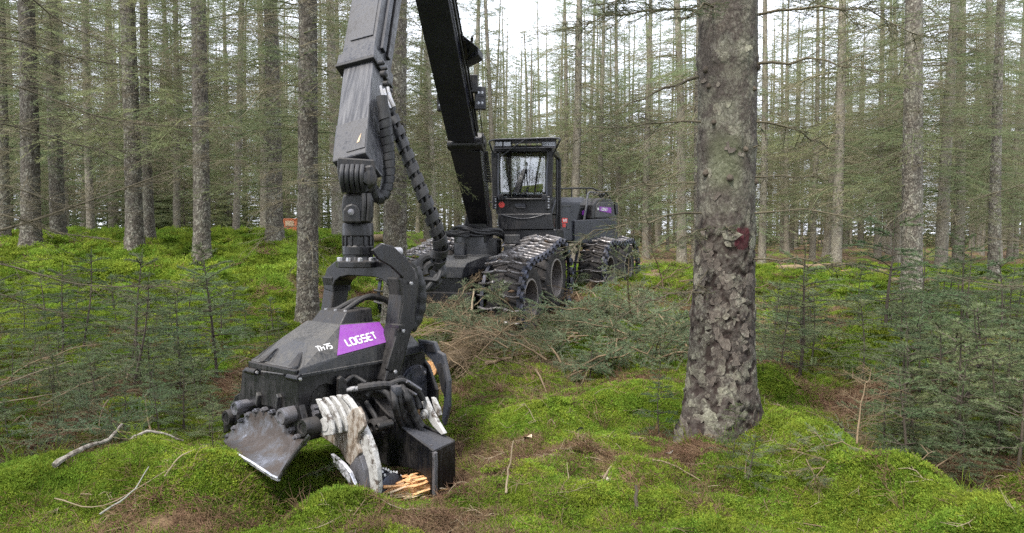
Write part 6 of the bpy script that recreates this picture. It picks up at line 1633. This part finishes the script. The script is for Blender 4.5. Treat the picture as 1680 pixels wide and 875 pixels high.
    # wiper, handle, lamps, red reflector, side bracket
    b = MB(); b.tube([FC.p(858, 312, .17), FC.p(868, 322, .15), FC.p(868, 325, .12)], .008, 5); b.build("wiper", M['hose'], cab)
    c_ = FC.p(823, 336, .035); b = MB(); b.lathe(c_ + AC * .012, -AC, [(.062, 0), (.062, .01), (.002, .011)], 10); b.build("red_reflector", M['red'], cab)
    b = MB(); b.box(FC.p(854, 337, .04), NC * .11, AC * .03, UZ * .035); b.build("grab_slot", M['panel'], cab, None, .008); b = MB(); b.box(FC.p(855, 341, .058), NC * .09, AC * .012, UZ * .008); b.build("grab_rail", M['frame'], cab, None, .003)
    for px in (812, 899):
        b = MB(); b.box(FC.p(px, 333, .06), NC * .045, AC * .05, UZ * .13); b.build("lamp_housing", M['black'], cab, None, .01)
        for py in (327, 331, 337, 341):
            cc = FC.p(px + 1, py, .115); b = MB(); b.lathe(cc, -AC, [(.018, 0), (.018, .008), (.001, .010)], 8); b.build("lamp", M['lens'], cab)
    for px in (822, 893):
        b = MB(); b.box(FC.p(px, 324, .10), NC * .05, AC * .03, UZ * .055); b.build("hinge_block", M['black'], cab, None, .008)
    b = MB(); b.tube([FC.p(787, 332, .05), FC.p(812, 332, .05)], .016, 6); b.build("mirror_arm", M['frame'], cab)
    # seat and levers inside
    s0 = FC.p(853, 320) + AC * .75
    b = MB(); b.loft([[s0 + NC * x * w + UZ * z + AC * (d_ + y) for x, y in ((-1, 0), (1, 0), (1, .12), (-1, .12))] for z, w, d_ in ((-.1, .26, 0), (.0, .30, .0), (.25, .27, .06), (.45, .24, .10), (.55, .20, .12), (.60, .14, .13))]); b.build("seat", M['seat'], cab, 40, .03)
    b = MB(); b.box(s0 - UZ * .1 - AC * .2, NC * .28, AC * .28, UZ * .07); b.build("seat_cushion", M['seat'], cab, None, .04)
    for s in (-1, 1):
        b = MB(); b.loft([[s0 + NC * (s * .36) + AC * y + UZ * z + NC * a + UZ * c2 for a, c2 in ((-.06, -.03), (.06, -.03), (.06, .03), (-.06, .03))] for y, z in ((.0, .05), (-.25, .10), (-.45, .02))]); b.build("armrest", M['seat'], cab, None, .02)
        b = MB(); b.tube([s0 + NC * s * .36 - AC * .42 + UZ * .03, s0 + NC * s * .36 - AC * .44 + UZ * .16], [.018, .03], 8); b.build("joystick", M['hose'], cab)
    b = MB(); b.box(s0 + NC * .42 - AC * .5 + UZ * .02, NC * .14, AC * .02, UZ * .08); b.build("screen", M['black'], cab, None, .01)
    b = MB(); b.box(s0 - NC * .40 - AC * .35 + UZ * -.02, NC * .08, AC * .01, UZ * .11); b.build("paper_sheet", M['white'], cab)
    # cab side ladder rail
    sr = [FC.p(912, 385, -.5), FC.p(914, 330, -.5), FC.p(914, 262, -.5), FC.p(910, 256, -.4)]; b = MB(); b.tube(sr, .018, 6); b.build("hand_rail", M['black'], cab)
    b = MB(); b.tube([FC.p(901, 368, -.02), FC.p(906, 345, -.2), FC.p(911, 328, -.4)], .02, 6); b.build("door_rail", M['frame'], cab)
    # ---- rear body
    PR = Plane(at(905, 360, 16.2), NR)
    def rprism(pts, off, th, name, mat, bev=.015, par=None): b = MB(); b.prism(PR.ps(pts, off), -NR * th); return b.build(name, M[mat], par or root, None, bev)
    sp = rprism([(900, 333), (953, 333), (951, 346), (945, 366), (943, 395), (900, 397)], 0, 1.3, "tank_panel", 'panel', .02)
    q0 = PR.ps([(902, 333), (955, 333)]); q1 = PR.ps([(908, 324), (960, 324)], -.14); b = MB(); b.loft([[q0[0], q0[1], q0[1] - NR * 1.2, q0[0] - NR * 1.2], [q1[0], q1[1], q1[1] - NR * .9, q1[0] - NR * .9]]); b.build("tank_top", M['panel'], root, None, .015)
    rprism([(913, 337), (937, 336), (938, 339), (914, 340)], .012, .02, "panel_groove", 'black', .004, sp)
    b = MB(); b.tube([PR.p(905, 372, .03), PR.p(903, 350, .03), PR.p(909, 333, .0)], .018, 6); b.build("panel_edge", M['frame'], sp, 40)
    st = rprism([(922, 358), (931, 358), (931, 366), (922, 366)], .006, .008, "warning_sticker", 'red', 0, sp); rprism([(923, 367), (928, 367), (928, 373), (923, 373)], .006, .008, "warning_sticker", 'red', 0, sp)
    rprism([(924, 359.5), (926, 359.5), (926, 364), (924, 364)], .009, .004, "sticker_print", 'white', 0, sp); rprism([(927.5, 359.5), (929.5, 359.5), (929.5, 364), (927.5, 364)], .009, .004, "sticker_print", 'white', 0, sp)
    rprism([(930, 372), (935, 372), (935, 377), (930, 377)], .010, .03, "cap", 'black', .01, sp)
    rprism([(938, 352), (952, 340), (972, 340), (974, 398), (938, 400)], -.25, 1.0, "engine_frame", 'black', .02)
    hood = rprism([(971, 360), (973, 336), (979, 328), (990, 325), (1003, 327), (1011, 334), (1013, 360)], -.02, 1.25, "engine_hood", 'black', .035)
    rprism([(943, 362), (1013, 358), (1014, 398), (943, 400)], .05, 1.3, "engine_box", 'panel', .02)
    rprism([(977, 357), (979, 336), (983, 332), (1007, 332), (1009, 356)], .0, .05, "hood_panel", 'grey', .01, hood)
    dl = rprism([(984, 339), (1003, 341), (1003, 350), (984, 346.5)], .012, .006, "decal_panel", 'purple', 0, hood)
    rprism([(980.5, 341), (983, 341), (983, 345), (980.5, 345)], .012, .006, "decal_square", 'white', 0, hood)
    PT = Plane(PR.p(987, 345, .014), NR); o_ = PT.p(986.5, 345.2); e_ = PT.p(995.5, 346.2); u_ = e_ - o_; L_ = np.linalg.norm(u_); u_ /= L_; v_ = np.cross(NR, u_); v_ = v_ if v_[2] > 0 else -v_; hh = L_ / (sum(GLYPH[k][1] for k in "LOGSET") * .95) * 1.15
    stroke_text("LOGSET", o_, u_, v_, hh, hh * .24, "logo_lettering", M['white'], dl)
    rprism([(955, 347), (961, 343), (961, 352), (955, 353)], -.24, .006, "decal_panel", 'purple', 0); rprism([(963, 342), (968, 342), (968, 352), (963, 352)], -.24, .006, "decal_panel", 'purple', 0)
    b = MB(); b.tube(spline([PR.p(958, 362, .02), PR.p(962, 338, .02), PR.p(965, 318, -.05), PR.p(972, 316, -.3), PR.p(984, 317, -.6)], 6), .026, 8); b.build("exhaust_rail", M['frame'], root, 40)
    b = MB(); b.tube([PR.p(914, 310, -.35), PR.p(950, 309, -.35), PR.p(972, 309, -.35), PR.p(978, 312, -.3), PR.p(990, 316, -.3)], .022, 6); b.build("top_rail", M['black'], root, 40)
    for px in (916, 938, 962):
        b = MB(); b.tube([PR.p(px, 325, -.35), PR.p(px, 310, -.35)], .016, 6); b.build("rail_post", M['black'], root)
    b = MB(); b.tube(spline([PR.p(1012, 326, -.05), PR.p(1014, 350, -.05), PR.p(1013, 390, -.05)], 5), .02, 6); b.build("tail_rail", M['pale'], root)
    rprism([(1009, 331), (1014, 333), (1015, 352), (1011, 352)], .02, .12, "tail_lamp_guard", 'black', .01)
    for k in range(4):
        b = MB(); p = PR.p(974 + 5 * k, 320, -.2); b.tube(spline([p, p + np.array([.1, .3, .08]), p + np.array([.25, .5, -.06])], 5), .025, 7); b.build("hose", M['hose'], root, 40)
    # ---- crane
    def beam(p0, p1, u, w0, d0, w1, d1, name, mat, par=None, bev=.012):
        p0, p1, u = (np.asarray(q, float) for q in (p0, p1, u)); a = (p1 - p0) / np.linalg.norm(p1 - p0); u = u - a * np.dot(u, a); u /= np.linalg.norm(u); v = np.cross(a, u)
        b = MB(); b.loft([[p + u * w / 2 * x + v * d / 2 * y for x, y in ((-1, -1), (1, -1), (1, 1), (-1, 1))] for p, w, d in ((p0, w0, d0), (p1, w1, d1))]); return b.build(name, M[mat], par or root, None, bev)
    iu = np.array([.97, -.24, 0])
    i0, i1, i2 = at(789, 372, 14.15), at(766, 232, 12.1), at(759, 215, 11.85)
    itop = at(715, 0, 9.6); d = (itop - i2); elbow = i2 + d / d[1] * (8.15 - i2[1]) if abs(d[1]) > 1e-6 else itop
    inner = beam(i2 + (i2 - itop) * .02, elbow, iu, .435, .36, .42, .34, "inner_boom", 'navy')
    lo = beam(i0 + UZ * .05, i1, iu, .34, .36, .50, .40, "boom_foot", 'black')
    beam(at(783, 392, 14.1), at(787, 345, 14.0), iu, .50, .5, .36, .4, "crane_pillar", 'black')
    c = i1 + np.array([0, -.12, -.06]); b = MB(); b.cyl(c - iu * .30, c + iu * .27, .10, None, 20); b.build("boom_pin", M['black'], root, 40, .01)
    b = MB(); b.lathe(c + iu * .27, iu, [(.13, 0), (.13, .03), (.06, .035), (.05, .05), (.001, .05)], 18); b.build("pin_cap", M['black'], root, 40)
    # cylinder along the foot, cover plates, cable chain on its side
    b = MB(); b.cyl(at(797, 368, 14.0), at(781, 248, 12.2), .085, None, 14); b.build("lift_cylinder", M['black'], root, 40)
    b = MB(); b.cyl(at(797, 372, 14.0), at(795, 350, 13.8), .055, None, 14); b.build("cylinder_rod", M['chrome'], root, 40)
    for k in range(13):
        p = at(796 + .5 * k, 250 + 4 * k, 12.5 + .06 * k); b = MB(); b.box(p, np.array([.05, 0, 0]), np.array([0, .06, 0]), UZ * .014); b.build("cable_chain_link", M['hose'], root, None, .004)
    a_ = (itop - i2) / np.linalg.norm(itop - i2); uu = iu - a_ * np.dot(iu, a_); uu /= np.linalg.norm(uu); vv = np.cross(a_, uu)
    on = lambda t, s, q=0: i2 + (itop - i2) * t + uu * s + vv * q      # along the inner boom
    side_v = vv if vv[1] > 0 else -vv
    b = MB(); b.tube([on(-.02, .235, -.05), on(.3, .24, -.05), on(.6, .24, -.05), on(1.2, .24, -.05)], .016, 6); b.build("boom_pipe", M['hose'], root, 40)
    b = MB(); b.tube([on(.0, .24, .05), on(.4, .25, .05), on(.7, .25, .05), on(1.2, .24, .05)], .014, 6); b.build("boom_pipe", M['hose'], root, 40)
    # triangular lamp guard, lamps either side
    tg = [at(747, 48, 10.2), at(785, 78, 10.3), at(785, 90, 10.3), at(762, 102, 10.6), at(757, 86, 10.5), at(770, 84, 10.4), at(751, 62, 10.3)]
    b = MB(); b.prism(tg, np.array([.05, .35, 0])); b.build("lamp_guard", M['panel'], root, None, .01)
    b = MB(); b.prism([at(758, 66, 10.2), at(763, 66, 10.2), at(768, 96, 10.5), at(762, 98, 10.5)], np.array([.03, .1, 0])); b.build("guard_strut", M['black'], root, None, .006)
    for (cx_, cy_, Y, w, h) in ((788, 162, 11.2, .085, .17), (724, 166, 11.4, .06, .16)):
        p = at(cx_, cy_, Y); b = MB(); b.box(p, np.array([w, .01, 0]), np.array([0, .06, 0]), UZ * h); b.build("work_lamp", M['black'], root, None, .012)
        for s in (-1, 1):
            b = MB(); b.box(p + UZ * s * h * .45 - np.array([0, .062, 0]), np.array([w * .72, 0, 0]), np.array([0, .004, 0]), UZ * h * .33); b.build("lamp_lens", M['panel'], root, None, .004)
            for s2 in (-1, 1):
                b = MB(); b.lathe(p + UZ * s * h * .45 + np.array([s2 * w * .33, -.066, 0]), np.array([0, -1, 0]), [(w * .26, 0), (w * .26, .004), (.001, .006)], 10); b.build("lamp_led", M['lens'], root)
    b = MB(); b.box(at(774, 138, 11.1), np.array([.09, 0, 0]), np.array([0, .05, 0]), UZ * .13); b.build("lamp_bracket", M['black'], root, None, .01)
    b = MB(); b.tube(spline([at(786, 182, 11.2), at(790, 205, 11.4), at(792, 235, 11.8)], 5), .008, 5); b.build("lamp_cable", M['hose'], root)
    b = MB(); b.tube(spline([at(775, 60, 10.2), at(768, 120, 11), at(774, 160, 11.3), at(784, 215, 11.8)], 5), .018, 6); b.build("boom_hose", M['hose'], root, 40)
    # outer boom
    ou = np.array([.93, -.37, 0])
    e0 = at(588, 262, 5.40); ec = at(600, 116, 6.0); e1 = at(619, 0, 6.5); dirv = (e1 - ec) / np.linalg.norm(e1 - ec)
    elb2 = e1 + dirv * np.linalg.norm(elbow - e1)
    outer = beam(ec, elb2, ou, .285, .30, .33, .34, "outer_boom", 'boomgrey')
    # panel lines of the outer boom: a raised rail on its side and a cover on its face
    a2 = dirv; u2 = ou - a2 * np.dot(ou, a2); u2 /= np.linalg.norm(u2); v2 = np.cross(a2, u2); cam_d = -ec / np.linalg.norm(ec); v2 = v2 if np.dot(v2, cam_d) > 0 else -v2
    Q = lambda t, s, q: ec + (elb2 - ec) * t + u2 * s + v2 * q
    for q_, w_, m_ in ((.04, .03, 'panel'), (-.05, .02, 'black')):
        b = MB(); b.box(Q(.5, .158, q_), u2 * .014, v2 * w_, (elb2 - ec) * .46); b.build("boom_rail", M[m_], outer, None, .006)
    b = MB(); b.box(Q(.5, .02, .156), u2 * .10, v2 * .006, (elb2 - ec) * .44); b.build("boom_cover", M['boomgrey'], outer, None, .004)
    b = MB(); b.prism([Q(.30, .05, .164), Q(.30, .10, .164), Q(.25, .085, .164), Q(.22, .06, .164)], v2 * .003); b.build("yellow_mark", paint('yellow_print', (.6, .42, .03), amount=.1), outer)
    beam(ec - a2 * .06, ec + a2 * .06, ou, .325, .34, .325, .34, "boom_collar", 'boomgrey', outer); beam(ec - a2 * .085, ec - a2 * .055, ou, .335, .35, .335, .35, "collar_pad", 'hose', outer, .006)
    b = MB(); jv = (elbow + elb2) / 2; b.tube([elbow - iu * .0, jv + UZ * .12, elb2], [.26, .34, .24], 14); b.build("elbow_joint", M['black'], root, 40)
    for px, py, r in ((622, 104, .020), (626, 122, .026), (630, 138, .022), (627, 113, .014), (635, 150, .02)):
        p = at(px, py, 5.72); b = MB(); b.lathe(p, np.array([.9, -.45, 0]), [(r, 0), (r, .04), (r * .6, .045), (.002, .05)], 12); b.build("hose_fitting", M['black'], root, 40)
    # extension tube and its nose
    ex = beam(e0 + (ec - e0) * .02, ec + a2 * .1, ou, .255, .265, .255, .265, "boom_extension", 'ext', None, .014)
    t0 = e0 + (ec - e0) * .0; ae = (ec - e0) / np.linalg.norm(ec - e0)
    nose = beam(t0 - ae * .10, t0 + ae * .27, ou, .262, .272, .262, .272, "extension_nose", 'boomgrey', None, .012)
    ue = ou - ae * np.dot(ou, ae); ue /= np.linalg.norm(ue); ve = np.cross(ae, ue); ve = ve if np.dot(ve, cam_d) > 0 else -ve
    E = lambda t, s, q: t0 + ae * t + ue * s + ve * q
    b = MB(); b.prism([E(-.05, -.02, .137), E(-.05, .125, .137), E(.14, .125, .137), E(.25, .06, .137)], ve * .006); b.build("nose_plate", M['boomgrey'], nose, None, .004)
    b = MB(); b.prism([E(.01, .06, .144), E(.02, .08, .144), E(.10, .092, .144), E(.06, .075, .144)], ve * .002); b.build("worn_patch", M['chip'], nose)
    b = MB(); b.box(E(.42, .129, .03), ue * .004, ve * .025, ae * .03); b.build("slot", M['hose'], ex)
    # boom tip joint, link and rotator
    Yj = 5.36
    FJ = Plane(at(585, 300, Yj - .16), np.array([.15, -1, 0]))
    def jprism(pts, th, name, mat='black', off=0., bev=.01, par=None): b = MB(); b.prism(FJ.ps(pts, off), np.array([-.15, 1, 0]) * th); return b.build(name, M[mat], par or root, None, bev)
    tip = jprism([(554, 258), (614, 262), (616, 275), (615, 300), (608, 314), (600, 318), (566, 316), (556, 300), (553, 280)], .28, "tip_joint", 'black')
    jprism([(598, 272), (610, 270), (616, 285), (614, 302), (605, 312), (599, 300)], .06, "tip_cheek", 'black', .05, .015, tip)
    cpin = FJ.p(607, 292, .06); b = MB(); b.lathe(cpin, np.array([.15, -1, 0]), [(.05, 0), (.05, .02), (.03, .024), (.001, .024)], 16); b.build("tip_pin", M['black'], tip, 40)
    for k in range(5):
        x = 561 + 8.2 * k; pts = [FJ.p(x + 1, 272, .03), FJ.p(x - .5, 284, .075), FJ.p(x, 300, .06), FJ.p(x + 3, 314, .0)]; b = MB(); b.tube(spline(pts, 6), .0165, 8); b.build("hose", M['wrap'], root, 40)
    lk = jprism([(563, 318), (608, 316), (612, 328), (611, 356), (608, 366), (562, 366), (560, 340)], .22, "rotator_link", 'black', -.03, .02)
    jprism([(563, 366), (563, 345), (568, 337), (577, 334), (586, 337), (591, 346), (592, 366)], .05, "link_boss", 'black', .03, .012, lk)
    cb = FJ.p(576, 348, .035); b = MB(); b.lathe(cb, np.array([.15, -1, 0]), [(.022, 0), (.022, .01), (.010, .012), (.001, .013)], 14); b.build("link_pin", M['worn'], lk, 40)
    for x in (597, 605):
        b = MB(); b.tube(spline([FJ.p(x, 318, .03), FJ.p(x + 1, 335, .04), FJ.p(x - 1, 362, .02)], 5), .018, 8); b.build("hose", M['hose'], root, 40)
    rc = at(587, 366, Yj); z1 = rc[2]; z0 = at(587, 418, Yj)[2]; hgt = z1 - z0
    b = MB(); b.lathe(np.array([rc[0], rc[1], z0]), UZ, [(.100, 0), (.113, .0), (.113, .060), (.104, .065), (.104, .13), (.112, .135), (.112, hgt - .02), (.105, hgt), (.001, hgt)], 28); rt = b.build("rotator", M['black'], root, 35, .004)
    for k in range(14):
        a = 2 * PI * k / 14; b = MB(); b.box(np.array([rc[0] + .108 * math.cos(a), rc[1] + .108 * math.sin(a), z0 + .098]), np.array([-math.sin(a), math.cos(a), 0]) * .008, np.array([math.cos(a), math.sin(a), 0]) * .007, UZ * .034); b.build("rotator_rib", M['black'], rt, None, .002)
    b = MB(); zf = at(587, 434, Yj)[2]; b.lathe(np.array([rc[0], rc[1], zf - .02]), UZ, [(.12, 0), (.165, .0), (.165, .045), (.12, .05), (.11, .075), (.11, z0 - zf + .03)], 8); b.build("rotator_flange", M['black'], root, None, .006)
    for k in range(10):
        a = 2 * PI * k / 10; b = MB(); b.lathe(np.array([rc[0] + .135 * math.cos(a), rc[1] + .135 * math.sin(a), zf + .026]), UZ, [(.018, 0), (.018, .022), (.012, .026), (.001, .027)], 6); b.build("flange_bolt", M['chrome'], root)
    # ---- hose bundles
    hb = spline([at(630, 160, 5.72), at(640, 182, 5.74), at(652, 212, 5.72), at(664, 245, 5.70), at(682, 290, 5.70), at(700, 335, 5.70), at(715, 375, 5.74), at(723, 405, 5.80), at(716, 432, 5.86)], 8)
    n = len(hb); rg = np.random.default_rng(2)
    for k in range(4):
        a = k * PI / 2 + .4; P = []
        for i, p in enumerate(hb):
            f = i / n; r = .024 + .012 * f; tw = a + f * 3.0; P.append(p + np.array([math.cos(tw) * r, math.sin(tw) * r, 0]))
        b = MB(); b.tube(P, .0175, 8); b.build("bundled_hose", M['hose' if k else 'frame'], root, 40)
    R_ = np.interp(np.arange(n), [0, n * .15, n * .5, n * .85, n - 1], [.044, .043, .048, .058, .066])
    b = helix(hb[4:], R_[4:], .062, .098); b.build("hose_wrap", M['wrap'], root, 40)
    for k, (px, py) in enumerate(((628, 158), (634, 163), (640, 160))):
        b = MB(); p = at(px, py, 5.68); b.tube([p + np.array([-.02, .02, .08]), p, p + np.array([.03, 0, -.07])], [.012, .015, .014], 8); b.build("hose_ferrule", M['chrome'], root, 40)
    # loops at the lower end
    lp = [at(718, 425, 5.85), at(727, 447, 5.85), at(722, 464, 5.82), at(704, 474, 5.8), at(682, 468, 5.8), at(664, 452, 5.75)]
    for k in range(3):
        b = MB(); b.tube(spline([p + rg.normal(size=3) * .02 + UZ * (.022 * k) for p in lp], 7), .020, 8); b.build("looped_hose", M['wrap'], root, 40)
    for (cx_, cy_, rr) in ((706, 437, .085), (712, 446, .07)):
        cc = at(cx_, cy_, 5.85); pts = [cc + np.array([rr * math.cos(a), .25 * rr * math.sin(a), rr * .9 * math.sin(a)]) for a in np.linspace(-.6, 3.6, 14)]; b = MB(); b.tube(pts, [.035] * 14, 9); b.build("hose_wrap_band", M['wrap'], root, 40)
    gd = [(686, 424), (700, 417), (716, 420), (722, 432), (716, 446), (700, 440), (690, 446), (684, 436)]; b = MB(); PG = Plane(at(703, 432, 5.9), np.array([.1, -1, .3])); b.prism(PG.ps(gd), np.array([0, .10, 0])); b.build("hose_guard", M['panel'], root, None, .02)
    h2 = spline([at(626, 158, 5.55), at(632, 200, 5.55), at(637, 250, 5.58), at(637, 290, 5.58), at(630, 318, 5.55), at(617, 324, 5.50), at(610, 308, 5.46), at(608, 290, 5.44)], 8)
    b = MB(); b.tube(h2, .042, 12); b.build("wrapped_hose", M['hose'], root, 40)
    b = helix(h2[5:-6], .043, .05, .06); b.build("hose_wrap", M['wrap'], root, 40)
build_harvester()
